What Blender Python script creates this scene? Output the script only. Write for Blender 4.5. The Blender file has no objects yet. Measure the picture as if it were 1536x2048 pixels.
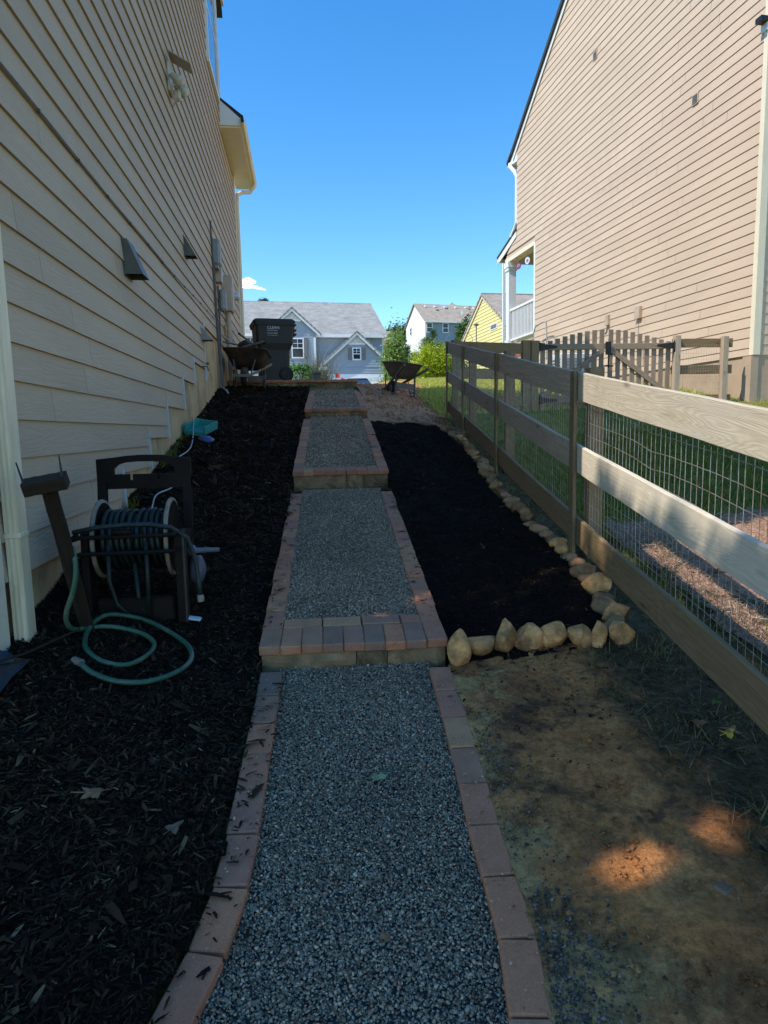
import bpy, math, random
import numpy as np
from mathutils import Vector, Matrix

sc = bpy.context.scene
R = math.radians

# ------------------------------------------------------------------ camera
FPX = 1310.34
p, r, y = R(-7.161), R(-1.1816), R(6.9624)
_F = Vector((math.sin(y)*math.cos(p), math.cos(y)*math.cos(p), math.sin(p)))
_Rt = Vector((math.cos(y), -math.sin(y), 0))
_U = _Rt.cross(_F)
_A = math.cos(r)*_Rt + math.sin(r)*_U
_B = -math.sin(r)*_Rt + math.cos(r)*_U
cam = bpy.data.cameras.new('camera')
cam_o = bpy.data.objects.new('camera', cam)
sc.collection.objects.link(cam_o)
cam_o.matrix_world = Matrix(((_A.x, _B.x, -_F.x, 0), (_A.y, _B.y, -_F.y, 0), (_A.z, _B.z, -_F.z, 0), (0, 0, 0, 1)))
cam.sensor_fit = 'VERTICAL'
cam.sensor_height = 36.0
cam.lens = 36.0*FPX/2048
cam.clip_start = 0.05
cam.clip_end = 4000
sc.camera = cam_o

# ------------------------------------------------------------------ sky, sun, exposure
SUN_EL, SUN_AZ = R(53), R(-110)          # azimuth measured clockwise from +Y
world = bpy.data.worlds.new('World')
sc.world = world
world.use_nodes = True
wnt = world.node_tree
sky = wnt.nodes.new('ShaderNodeTexSky')
sky.sky_type = 'NISHITA'
sky.sun_disc = False
sky.sun_elevation = SUN_EL
sky.sun_rotation = SUN_AZ
sky.air_density = 1.0
sky.dust_density = 0.0
sky.ozone_density = 2.0
hs = wnt.nodes.new('ShaderNodeHueSaturation')
hs.inputs['Saturation'].default_value = 1.36
wnt.links.new(sky.outputs[0], hs.inputs['Color'])
wnt.links.new(hs.outputs[0], wnt.nodes['Background'].inputs[0])
wnt.nodes['Background'].inputs[1].default_value = 0.125
sun = bpy.data.lights.new('sun', 'SUN')
sun.energy = 2.6
sun.angle = R(0.3)
sun.color = (1.0, 0.93, 0.82)
sun_o = bpy.data.objects.new('sun', sun)
sc.collection.objects.link(sun_o)
_t = Vector((-math.sin(SUN_AZ)*math.cos(SUN_EL), -math.cos(SUN_AZ)*math.cos(SUN_EL), -math.sin(SUN_EL)))
sun_o.rotation_euler = _t.to_track_quat('-Z', 'Y').to_euler()
sun_o.location = (-20, -10, 30)
vs = sc.view_settings
vs.view_transform = 'Standard'
vs.look = 'None'
vs.gamma = 1.0
vs.exposure = 1.12
vs.use_curve_mapping = False

rng = np.random.default_rng(7)
random.seed(7)

# ------------------------------------------------------------------ materials
def new_mat(name):
    m = bpy.data.materials.new(name)
    m.use_nodes = True
    nt = m.node_tree
    return m, nt, nt.nodes['Principled BSDF']

def N(nt, typ, **kw):
    n = nt.nodes.new('ShaderNode'+typ)
    for k, v in kw.items():
        if k.startswith('_'):
            setattr(n, k[1:], v)
        else:
            n.inputs[k.replace('__', ' ')].default_value = v
    return n

def coords(nt, scale=(1, 1, 1), kind='Object', rnd=0.0):
    tc = N(nt, 'TexCoord')
    mp = N(nt, 'Mapping', Scale=scale)
    nt.links.new(tc.outputs[kind], mp.inputs['Vector'])
    if rnd:
        oi = N(nt, 'ObjectInfo')
        mu = N(nt, 'Math', _operation='MULTIPLY')
        mu.inputs[1].default_value = rnd
        nt.links.new(oi.outputs['Random'], mu.inputs[0])
        nt.links.new(mu.outputs[0], mp.inputs['Location'])
    return mp.outputs[0]

def ramp(nt, fac, stops, interp='LINEAR'):
    cr = N(nt, 'ValToRGB')
    e = cr.color_ramp
    e.interpolation = interp
    while len(e.elements) > 1:
        e.elements.remove(e.elements[0])
    e.elements[0].position = stops[0][0]
    e.elements[0].color = (*stops[0][1], 1)
    for pos, c in stops[1:]:
        el = e.elements.new(pos)
        el.color = (*c, 1)
    nt.links.new(fac, cr.inputs[0])
    return cr.outputs[0]

def mixc(nt, fac, a, b, mode='MIX'):
    mx = N(nt, 'MixRGB', _blend_type=mode)
    for sock, v in ((mx.inputs[0], fac), (mx.inputs[1], a), (mx.inputs[2], b)):
        if isinstance(v, (int, float)):
            sock.default_value = v
        elif isinstance(v, tuple):
            sock.default_value = (*v, 1)
        else:
            nt.links.new(v, sock)
    return mx.outputs[0]

def noise(nt, vec, scale, detail=4, rough=.55, dist=0.0):
    n = N(nt, 'TexNoise', Scale=scale, Detail=detail, Roughness=rough, Distortion=dist)
    nt.links.new(vec, n.inputs['Vector'])
    return n.outputs['Fac']

def bump(nt, bsdf, h, strength=.3, dist=.01):
    b = N(nt, 'Bump', Strength=strength, Distance=dist)
    nt.links.new(h, b.inputs['Height'])
    nt.links.new(b.outputs[0], bsdf.inputs['Normal'])

def mul(c, k):
    return tuple(min(1, a*k) for a in c)

def simple(name, c, rough=.6, var=.18, scale=6, bmp=.0, bscale=60, bdist=.004, spec=.4, metal=0, stain=None, sscale=2, samt=.5, rnd=0.0, stretch=(1, 1, 1)):
    m, nt, b = new_mat(name)
    v = coords(nt, stretch, rnd=20)
    n1 = noise(nt, v, scale, 5)
    col = ramp(nt, n1, [(.3, mul(c, 1-var)), (.7, mul(c, 1+var))])
    if stain:
        n2 = noise(nt, v, sscale, 6, .65, .4)
        f = ramp(nt, n2, [(.48, (0, 0, 0)), (.68, (samt, samt, samt))])
        col = mixc(nt, f, col, stain)
    if rnd:
        oi = N(nt, 'ObjectInfo')
        hv = N(nt, 'HueSaturation')
        mr = N(nt, 'MapRange')
        mr.inputs['To Min'].default_value = 1-rnd
        mr.inputs['To Max'].default_value = 1+rnd
        nt.links.new(oi.outputs['Random'], mr.inputs['Value'])
        nt.links.new(mr.outputs[0], hv.inputs['Value'])
        nt.links.new(col, hv.inputs['Color'])
        col = hv.outputs[0]
    nt.links.new(col, b.inputs['Base Color'])
    b.inputs['Roughness'].default_value = rough
    b.inputs['Metallic'].default_value = metal
    b.inputs['Specular IOR Level'].default_value = spec
    if bmp:
        bump(nt, b, noise(nt, v, bscale, 4), bmp, bdist)
    return m

def siding_mat(name, c, grain=.35, vary=.055):
    """fibre cement boards, wood grain pressed along the board (world Y)"""
    m, nt, b = new_mat(name)
    v = coords(nt, (2.2, 1.6, 17), rnd=3)
    n1 = noise(nt, v, 1.0, 3, .5, .6)
    mu = N(nt, 'Math', _operation='MULTIPLY')
    mu.inputs[1].default_value = 46
    nt.links.new(n1, mu.inputs[0])
    sn = N(nt, 'Math', _operation='SINE')
    nt.links.new(mu.outputs[0], sn.inputs[0])
    bump(nt, b, sn.outputs[0], grain, .0012)
    v2 = coords(nt, (1, .35, 1))
    n2 = noise(nt, v2, 2.2, 6, .6)
    col = ramp(nt, n2, [(.3, mul(c, .93)), (.7, mul(c, 1.06))])
    v3 = coords(nt, (1, 6, .5))
    n3 = noise(nt, v3, 1.5, 4, .7)
    col = mixc(nt, ramp(nt, n3, [(.55, (0, 0, 0)), (.8, (.22, .22, .22))]), col, mul(c, .72))
    oi = N(nt, 'ObjectInfo')
    hv = N(nt, 'HueSaturation')
    mr = N(nt, 'MapRange')
    mr.inputs['To Min'].default_value = 1-vary
    mr.inputs['To Max'].default_value = 1+vary
    nt.links.new(oi.outputs['Random'], mr.inputs['Value'])
    nt.links.new(mr.outputs[0], hv.inputs['Value'])
    nt.links.new(col, hv.inputs['Color'])
    nt.links.new(hv.outputs[0], b.inputs['Base Color'])
    b.inputs['Roughness'].default_value = .62
    b.inputs['Specular IOR Level'].default_value = .3
    return m

def wood_mat(name, c1, c2, c3, rough=.8, green=0.25):
    """weathered boards: object X runs along the board"""
    m, nt, b = new_mat(name)
    v = coords(nt, (.9, 10, 10), rnd=37)
    n1 = noise(nt, v, 1.0, 2, .4, .35)
    mu = N(nt, 'Math', _operation='MULTIPLY')
    mu.inputs[1].default_value = 210
    nt.links.new(n1, mu.inputs[0])
    sn = N(nt, 'Math', _operation='SINE')
    nt.links.new(mu.outputs[0], sn.inputs[0])
    f = N(nt, 'MapRange')
    f.inputs['From Min'].default_value = -1
    nt.links.new(sn.outputs[0], f.inputs['Value'])
    fine = noise(nt, coords(nt, (3, 90, 90), rnd=11), 1.0, 4, .6)
    col = ramp(nt, f.outputs[0], [(0, tuple(.3*a_+.7*b_ for a_, b_ in zip(c2, c1))), (.4, c1), (1, mul(c1, 1.1))])
    col = mixc(nt, ramp(nt, fine, [(.35, (.55, .55, .55)), (.6, (0, 0, 0))]), col, c2)
    vo = N(nt, 'TexVoronoi', Scale=1.0)
    nt.links.new(coords(nt, (2.1, 7, 7), rnd=23), vo.inputs['Vector'])
    col = mixc(nt, ramp(nt, vo.outputs['Distance'], [(.05, (.85, .85, .85)), (.13, (0, 0, 0))]), col, mul(c2, .6))
    big = noise(nt, coords(nt, (1.2, 4, 4), rnd=19), 1.3, 4, .6)
    col = mixc(nt, ramp(nt, big, [(.45, (0, 0, 0)), (.75, (.6, .6, .6))]), col, c3)
    if green:
        gn = noise(nt, coords(nt, (2, 5, 5), rnd=7), 1.6, 5, .65)
        col = mixc(nt, ramp(nt, gn, [(.52, (0, 0, 0)), (.75, (green, green, green))]), col, (.20, .20, .07))
    oi = N(nt, 'ObjectInfo')
    hv = N(nt, 'HueSaturation')
    mr = N(nt, 'MapRange')
    mr.inputs['To Min'].default_value = .86
    mr.inputs['To Max'].default_value = 1.1
    nt.links.new(oi.outputs['Random'], mr.inputs['Value'])
    nt.links.new(mr.outputs[0], hv.inputs['Value'])
    nt.links.new(col, hv.inputs['Color'])
    nt.links.new(hv.outputs[0], b.inputs['Base Color'])
    b.inputs['Roughness'].default_value = rough
    b.inputs['Specular IOR Level'].default_value = .2
    ad = N(nt, 'Math', _operation='ADD')
    nt.links.new(f.outputs[0], ad.inputs[0])
    nt.links.new(fine, ad.inputs[1])
    bump(nt, b, ad.outputs[0], .3, .0015)
    return m

def island_mat(name, stops, rough=.75, spec=.35, nscale=0, namt=.3):
    """loose pieces in one mesh: a colour per piece"""
    m, nt, b = new_mat(name)
    ge = N(nt, 'NewGeometry')
    col = ramp(nt, ge.outputs['Random Per Island'], stops)
    if nscale:
        n1 = noise(nt, coords(nt), nscale, 4)
        col = mixc(nt, namt, col, ramp(nt, n1, [(.3, (.5, .5, .5)), (.7, (1.1, 1.1, 1.1))]), 'MULTIPLY')
    nt.links.new(col, b.inputs['Base Color'])
    b.inputs['Roughness'].default_value = rough
    b.inputs['Specular IOR Level'].default_value = spec
    return m

def leaf_mat(name, stops, trans=.35, rough=.5):
    m, nt, b = new_mat(name)
    ge = N(nt, 'NewGeometry')
    col = ramp(nt, ge.outputs['Random Per Island'], stops)
    nt.links.new(col, b.inputs['Base Color'])
    b.inputs['Roughness'].default_value = rough
    b.inputs['Specular IOR Level'].default_value = .35
    tr = N(nt, 'BsdfTranslucent')
    hv = N(nt, 'HueSaturation', Value=1.3, Saturation=1.1)
    nt.links.new(col, hv.inputs['Color'])
    nt.links.new(hv.outputs[0], tr.inputs['Color'])
    ms = N(nt, 'MixShader')
    ms.inputs[0].default_value = trans
    nt.links.new(b.outputs[0], ms.inputs[1])
    nt.links.new(tr.outputs[0], ms.inputs[2])
    out = [n for n in nt.nodes if n.type == 'OUTPUT_MATERIAL'][0]
    nt.links.new(ms.outputs[0], out.inputs[0])
    return m

def shingle_mat(name, c1, c2, row=.14):
    """asphalt shingles: object X along the ridge, object Y up the slope"""
    m, nt, b = new_mat(name)
    v = coords(nt)
    bt = N(nt, 'TexBrick', Scale=1.0, Mortar__Size=.012, Brick__Width=.42, Row__Height=row)
    bt.offset = .5
    bt.inputs['Color1'].default_value = (*c1, 1)
    bt.inputs['Color2'].default_value = (*c2, 1)
    bt.inputs['Mortar'].default_value = (*mul(c1, .45), 1)
    nt.links.new(v, bt.inputs['Vector'])
    n1 = noise(nt, v, 1.2, 5, .65)
    col = mixc(nt, .35, bt.outputs['Color'], ramp(nt, n1, [(.3, mul(c1, .6)), (.7, mul(c2, 1.25))]))
    n2 = noise(nt, v, 40, 2)
    col = mixc(nt, .3, col, ramp(nt, n2, [(.3, (.4, .4, .4)), (.7, (1, 1, 1))]), 'MULTIPLY')
    nt.links.new(col, b.inputs['Base Color'])
    b.inputs['Roughness'].default_value = .9
    b.inputs['Specular IOR Level'].default_value = .2
    bump(nt, b, bt.outputs['Fac'], -.6, .01)
    return m

# ------------------------------------------------------------------ mesh building
class MB:
    def __init__(s):
        s.v = []
        s.f = []

    def add(s, vs_, fs_):
        o = len(s.v)
        s.v += [tuple(a) for a in vs_]
        s.f += [tuple(i+o for i in f) for f in fs_]

    def convex(s, vs_, fs_):
        vs_ = [Vector(a) for a in vs_]
        c = sum(vs_, Vector())/len(vs_)
        out = []
        for f in fs_:
            a = vs_[f[0]]
            fc = sum((vs_[i] for i in f), Vector())/len(f)
            n = Vector()
            for i in range(1, len(f)-1):
                n += (vs_[f[i]]-a).cross(vs_[f[i+1]]-a)
            out.append(tuple(reversed(f)) if n.dot(fc-c) < 0 else tuple(f))
        s.add(vs_, out)
        return s

    def box(s, c, d, M=None, bev=0.0):
        h = [a/2 for a in d]
        c = Vector(c)
        T = (lambda q: c+(M @ Vector(q))) if M is not None else (lambda q: c+Vector(q))
        if not bev:
            vs_ = [T((x*h[0], y_*h[1], z*h[2])) for x in (-1, 1) for y_ in (-1, 1) for z in (-1, 1)]
            fs_ = [(0, 1, 3, 2), (4, 6, 7, 5), (0, 4, 5, 1), (2, 3, 7, 6), (0, 2, 6, 4), (1, 5, 7, 3)]
            return s.convex(vs_, fs_)
        idx = {}
        vs_ = []
        for x in (-1, 1):
            for y_ in (-1, 1):
                for z in (-1, 1):
                    sg = (x, y_, z)
                    for a in range(3):
                        idx[(sg, a)] = len(vs_)
                        vs_.append(T(tuple(sg[k]*(h[k] if k == a else h[k]-bev) for k in range(3))))
        fs_ = []
        for a in range(3):
            b, e = (a+1) % 3, (a+2) % 3
            for sv in (-1, 1):
                def sg(u, w):
                    q = [0, 0, 0]
                    q[a], q[b], q[e] = sv, u, w
                    return tuple(q)
                fs_.append(tuple(idx[(sg(u, w), a)] for u, w in ((-1, -1), (1, -1), (1, 1), (-1, 1))))
            for u in (-1, 1):
                for w in (-1, 1):
                    def sg2(t):
                        q = [0, 0, 0]
                        q[a], q[b], q[e] = t, u, w
                        return tuple(q)
                    fs_.append((idx[(sg2(-1), b)], idx[(sg2(1), b)], idx[(sg2(1), e)], idx[(sg2(-1), e)]))
        for x in (-1, 1):
            for y_ in (-1, 1):
                for z in (-1, 1):
                    fs_.append(tuple(idx[((x, y_, z), a)] for a in range(3)))
        return s.convex(vs_, fs_)

    def hexa(s, q):
        """8 corners: bottom loop 0-3, top loop 4-7"""
        return s.convex(q, [(3, 2, 1, 0), (4, 5, 6, 7), (0, 1, 5, 4), (1, 2, 6, 5), (2, 3, 7, 6), (3, 0, 4, 7)])

    def bar(s, a, b, w, t, up=(0, 0, 1), bev=0.0):
        a, b = Vector(a), Vector(b)
        x = (b-a).normalized()
        z = Vector(up)
        z = (z-x*z.dot(x)).normalized()
        y_ = z.cross(x)
        M = Matrix((x, y_, z)).transposed()
        return s.box((a+b)/2, ((b-a).length, t, w), M, bev)

    def tube(s, pts, rad, seg=8, closed=False, cap=True):
        pts = [Vector(q) for q in pts]
        n = len(pts)
        rads = rad if isinstance(rad, (list, tuple)) else [rad]*n
        ring = []
        up = None
        for i in range(n):
            if closed:
                t = pts[(i+1) % n]-pts[i-1]
            else:
                t = pts[min(i+1, n-1)]-pts[max(i-1, 0)]
            t.normalize()
            if up is None:
                up = t.orthogonal().normalized()
            up = (up-t*up.dot(t))
            if up.length < 1e-6:
                up = t.orthogonal()
            up.normalize()
            w = t.cross(up)
            ring.append([pts[i]+rads[i]*(math.cos(2*math.pi*k/seg)*up+math.sin(2*math.pi*k/seg)*w) for k in range(seg)])
        vs_ = [q for rr in ring for q in rr]
        fs_ = []
        for i in range(n if closed else n-1):
            j = (i+1) % n
            for k in range(seg):
                k2 = (k+1) % seg
                fs_.append((i*seg+k, i*seg+k2, j*seg+k2, j*seg+k))
        if cap and not closed:
            fs_.append(tuple(reversed(range(seg))))
            fs_.append(tuple(range((n-1)*seg, n*seg)))
        s.add(vs_, fs_)
        return s

    def lathe(s, prof, c=(0, 0, 0), axis='Z', seg=16):
        c = Vector(c)
        vs_ = []
        for rr, h in prof:
            for k in range(seg):
                a = 2*math.pi*k/seg
                q = (rr*math.cos(a), rr*math.sin(a), h)
                q = {'Z': q, 'X': (q[2], q[0], q[1]), 'Y': (q[0], q[2], q[1])}[axis]
                vs_.append(c+Vector(q))
        fs_ = []
        for i in range(len(prof)-1):
            for k in range(seg):
                k2 = (k+1) % seg
                fs_.append((i*seg+k, i*seg+k2, (i+1)*seg+k2, (i+1)*seg+k))
        s.add(vs_, fs_)
        return s

    def prism(s, poly, a, b):
        """poly: list of 3D points (planar), extruded by vector from a*dir"""
        d = Vector(b)
        P = [Vector(q)+Vector(a) for q in poly]
        n = len(P)
        vs_ = P+[q+d for q in P]
        fs_ = [tuple(range(n)), tuple(reversed(range(n, 2*n)))]
        for i in range(n):
            j = (i+1) % n
            fs_.append((j, i, i+n, j+n))
        s.add(vs_, fs_)
        return s

    def mesh(s, name):
        me = bpy.data.meshes.new(name)
        me.from_pydata(s.v, [], s.f)
        return me

col = sc.collection

def link(name, me, mat, parent=None, loc=None, kind=None, smooth=False, M=None):
    o = bpy.data.objects.new(name, me)
    col.objects.link(o)
    if mat is not None and not me.materials:
        me.materials.append(mat)
    if M is not None:
        o.matrix_world = M
    elif loc is not None:
        o.location = loc
    if parent is not None:
        o.parent = parent
        o.matrix_parent_inverse = parent['_inv'] if False else _INV[parent.name]
    if kind:
        o['kind'] = kind
    if smooth:
        me.polygons.foreach_set('use_smooth', [True]*len(me.polygons))
    return o

_INV = {}

def build(mb, name, mat, parent=None, kind=None, smooth=False, center=True):
    """link the mesh, its origin at its own middle"""
    me = mb.mesh(name)
    if center and mb.v:
        a = np.array(mb.v)
        c = Vector((a.min(0)+a.max(0))/2)
        me.transform(Matrix.Translation(-c))
        o = link(name, me, mat, parent, loc=c, kind=kind, smooth=smooth)
    else:
        o = link(name, me, mat, parent, kind=kind, smooth=smooth)
    _reg(o)
    return o

def _reg(o):
    # inverse of the world matrix (object may be the parent of a sub-part)
    M = o.matrix_basis.copy()
    q = o
    if o.parent is not None:
        M = _WM[o.parent.name] @ o.matrix_parent_inverse @ M
    _WM[o.name] = M
    _INV[o.name] = M.inverted()

_WM = {}

def tag(o, label=None, cat=None, group=None, kind=None):
    if label: o['label'] = label
    if cat: o['category'] = cat
    if group: o['group'] = group
    if kind: o['kind'] = kind
    return o

def thing(name, loc, label, cat, group=None, rotz=0.0):
    o = bpy.data.objects.new(name, None)
    o.empty_display_size = .2
    col.objects.link(o)
    o.location = loc
    o.rotation_euler = (0, 0, rotz)
    M = Matrix.Translation(Vector(loc)) @ Matrix.Rotation(rotz, 4, 'Z')
    _WM[o.name] = M
    _INV[o.name] = M.inverted()
    return tag(o, label, cat, group)

def board(name, a, b, w, t, mat, parent, up=(0, 0, 1), bev=.004, warp=0.0):
    """a board whose local X runs along its length"""
    a, b = Vector(a), Vector(b)
    x = (b-a).normalized()
    z = Vector(up)
    z = (z-x*z.dot(x)).normalized()
    y_ = z.cross(x)
    L = (b-a).length
    n = 8
    h, d = w/2, t/2
    sec = [(-d+bev, -h), (d-bev, -h), (d, -h+bev), (d, h-bev), (d-bev, h), (-d+bev, h), (-d, h-bev), (-d, -h+bev)]
    am = min(.004, L*.0022)
    ph = [random.uniform(0, 6.28) for _ in range(4)]
    vs_, fs_ = [], []
    for i in range(n+1):
        u_ = i/n
        e_ = math.sin(math.pi*u_)
        oy = am*e_*math.sin(ph[0]+3.1*u_)
        oz = am*e_*math.sin(ph[1]+4.3*u_)-.0012*e_*L
        tw = .006*math.sin(ph[2]+2.5*u_)*e_
        for (q, r_) in sec:
            vs_.append((-L/2+L*u_, q+oy-tw*r_*3, r_+oz+.0012*math.sin(ph[3]+19*u_)))
    for i in range(n):
        for k in range(8):
            k2 = (k+1) % 8
            fs_.append((i*8+k, i*8+k2, i*8+8+k2, i*8+8+k))
    fs_ += [tuple(reversed(range(8))), tuple(n*8+k for k in range(8))]
    mb = MB()
    mb.add(vs_, fs_)
    M = Matrix((x, y_, z)).transposed().to_4x4()
    M.translation = (a+b)/2
    o = link(name, mb.mesh(name), mat, parent, M=M)
    _reg(o)
    return o

def np_mesh(name, V, F, mat, parent=None, kind='stuff', smooth=False):
    """V (n,3) float, F (m,k) int -> one mesh, fast"""
    me = bpy.data.meshes.new(name)
    k = F.shape[1]
    me.vertices.add(len(V))
    me.vertices.foreach_set('co', np.ascontiguousarray(V, dtype=np.float32).ravel())
    me.loops.add(F.size)
    me.loops.foreach_set('vertex_index', F.astype(np.int32).ravel())
    me.polygons.add(len(F))
    me.polygons.foreach_set('loop_start', np.arange(0, F.size, k, dtype=np.int32))
    me.polygons.foreach_set('loop_total', np.full(len(F), k, dtype=np.int32))
    if smooth:
        me.polygons.foreach_set('use_smooth', np.ones(len(F), dtype=bool))
    me.update()
    me.validate()
    o = link(name, me, mat, parent, kind=kind)
    _reg(o)
    return o

def scatter(tv, tf, pos, scl, yaw, tilt=None, jit=0.0):
    """copies of a template (tv, tf) merged in arrays; scl (n,3); tilt (n,2) about x and y"""
    n = len(pos)
    V = np.repeat(tv[None], n, 0)
    if jit:
        V = V+rng.normal(0, jit, V.shape)
    V = V*scl[:, None, :]
    if tilt is not None:
        cx, sx = np.cos(tilt[:, 0])[:, None], np.sin(tilt[:, 0])[:, None]
        y1, z1 = V[..., 1]*cx-V[..., 2]*sx, V[..., 1]*sx+V[..., 2]*cx
        cy_, sy_ = np.cos(tilt[:, 1])[:, None], np.sin(tilt[:, 1])[:, None]
        x1, z2 = V[..., 0]*cy_+z1*sy_, -V[..., 0]*sy_+z1*cy_
        V = np.stack((x1, y1, z2), -1)
    c, s_ = np.cos(yaw)[:, None], np.sin(yaw)[:, None]
    V = np.stack((V[..., 0]*c-V[..., 1]*s_, V[..., 0]*s_+V[..., 1]*c, V[..., 2]), -1)
    V = V+pos[:, None, :]
    F = (tf[None]+(np.arange(n)*len(tv))[:, None, None]).reshape(-1, tf.shape[1])
    return V.reshape(-1, 3), F

# ------------------------------------------------------------------ terrain (eye height is z = 0, the ground rises away from it)
PY = [-40, -12, -6, 0, 1.3, 3.0, 6, 9.4, 12.4, 15, 18, 22, 38, 46, 56, 100, 400]
PZ = [-6, -2.9, -2.2, -1.52, -1.36, -1.13, -.53, .17, .80, 1.03, 1.22, 1.28, 1.5, 2.6, 3.7, 8.5, 12]
WY = [-40, -12, 0, 2, 3.35, 5.13, 6.61, 7.87, 9.25, 11.18, 12.5, 15, 18, 22, 38, 46, 56, 100, 400]
WZ = [-6, -2.9, -1.4, -1.1, -.863, -.53, -.24, 0, .28, .70, .82, 1.05, 1.22, 1.28, 1.5, 2.6, 3.7, 8.5, 12]
FY = [-40, -12, 0, 1.5, 4.1, 6.58, 8.8, 10.5, 13, 16, 20, 24, 38, 46, 56, 100, 400]
FZ = [-6, -3, -1.5, -1.27, -.88, -.48, -.13, .15, .6, 1.0, 1.42, 1.75, 2.1, 3.0, 4.0, 9.5, 13]

def _sm(Y, a, b, h=.35):
    return sum(np.interp(Y+k*h, a, b)*w for k, w in ((-1, .25), (0, .5), (1, .25)))

def xc(Y): return .214+.0442*(Y-3.04)
def fx(Y): return 1.78+.092*(Y-4.1)

def g(X, Y):
    X = np.asarray(X, float)
    Y = np.asarray(Y, float)
    W, P_, Fz = _sm(Y, WY, WZ), _sm(Y, PY, PZ), _sm(Y, FY, FZ)
    c = xc(np.clip(Y, 0, 20))
    L, Rr = c-.46, c+.46
    f = fx(np.clip(Y, 0, 20))
    t1 = np.clip((X+1.33)/(L+1.33), 0, 1)
    t2 = np.clip((X-Rr)/(f-Rr), 0, 1)
    t3 = np.clip((X-f)/5.5, 0, 1)
    z = W*(1-t1)+P_*t1
    z = np.where(X > Rr, P_*(1-t2)+Fz*t2, z)
    z = np.where(X > f, Fz+.15*t3, z)
    up = np.clip((Y-12.62)/.08, 0, 1)*np.clip((1.12-X)/.1, 0, 1)*np.clip((16-Y)/2.5, 0, 1)
    return z+.13*up

def gz(X, Y): return float(g(X, Y))

# cheap value noise for geometry
_tab = rng.random((128, 128))
def vn(x, y_):
    x = np.asarray(x, float)
    y_ = np.asarray(y_, float)
    xi, yi = np.floor(x).astype(int), np.floor(y_).astype(int)
    fx_, fy_ = x-xi, y_-yi
    fx_, fy_ = fx_*fx_*(3-2*fx_), fy_*fy_*(3-2*fy_)
    a = _tab[xi % 128, yi % 128]; b = _tab[(xi+1) % 128, yi % 128]
    c = _tab[xi % 128, (yi+1) % 128]; d = _tab[(xi+1) % 128, (yi+1) % 128]
    return (a*(1-fx_)+b*fx_)*(1-fy_)+(c*(1-fx_)+d*fx_)*fy_
def fbm(x, y_):
    return vn(x, y_)*.5+vn(2*x+17, 2*y_+5)*.28+vn(4*x+3, 4*y_+31)*.15+vn(9*x, 9*y_+7)*.07

# lower path borders
LYs = [.4, .8, 1.1, 1.38, 1.5, 1.68, 1.86, 2.12, 2.4, 2.71, 3.0]
LXs = [-.92, -.68, -.52, -.405, -.36, -.315, -.292, -.275, -.262, -.245, -.232]
RYs = [.4, .8, 1.27, 1.45, 1.62, 1.87, 2.11, 2.45, 3.0]
RXs = [.40, .45, .52, .555, .572, .583, .605, .632, .664]
def pathL(Y): return np.where(Y < 3.0, np.interp(Y, LYs, LXs), xc(Y)-.452)
def pathR(Y): return np.where(Y < 3.0, np.interp(Y, RYs, RXs), xc(Y)+.452)

# ================================================================== materials in use
M_SID_L = siding_mat('tan_siding', (.50, .37, .245), .5)
M_SID_R = siding_mat('warm_tan_siding', (.57, .43, .31), .25, .028)
M_TRIM = simple('cream_trim', (.76, .66, .48), .5, .06, 3, .1, 30)
M_TRIM_W = simple('white_trim', (.74, .74, .72), .5, .05, 3)
M_GREYTRIM = simple('pale_flashing', (.52, .53, .53), .45, .1, 5)
M_CONC = simple('stucco_foundation', (.52, .37, .195), .85, .15, 3, .4, 90, .004, .2, stain=(.13, .095, .045), sscale=1.8, samt=.6)
M_CONC_R = simple('tan_foundation', (.42, .31, .22), .85, .1, 3, .3, 80, .003, .2)
M_PAVER = None
M_ROOF_D = simple('dark_shingle', (.035, .033, .032), .9, .3, 20, .5, 60)
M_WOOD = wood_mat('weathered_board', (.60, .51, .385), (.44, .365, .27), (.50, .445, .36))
M_WOOD_D = wood_mat('shade_brown_board', (.27, .175, .09), (.14, .088, .044), (.21, .145, .082), green=.25)  # brown board, shade of posts and bottom rails put into its colour
M_WOOD_G = wood_mat('shade_grey_board', (.45, .345, .25), (.27, .20, .14), (.36, .29, .22))  # copy of the weathered board with the far rails' shade in its colour
M_PICK = wood_mat('picket_board', (.33, .235, .165), (.18, .125, .085), (.27, .20, .15), green=.06)
M_WIRE = simple('galvanised_wire', (.42, .40, .36), .45, .25, 40, metal=.7, stain=(.25, .09, .03), sscale=9, samt=.8)
M_BLACKIRON = simple('black_iron', (.012, .012, .013), .5, .3, 20)
M_GLASS = simple('window_glass', (.03, .045, .06), .04, .1, 2, spec=.9)
M_STEEL = simple('grey_painted_steel', (.27, .27, .255), .45, .12, 8)
M_BEIGEBOX = simple('beige_painted_box', (.47, .365, .27), .5, .1, 6)
M_VENT = simple('olive_grey_hood', (.105, .10, .08), .5, .2, 8)

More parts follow.
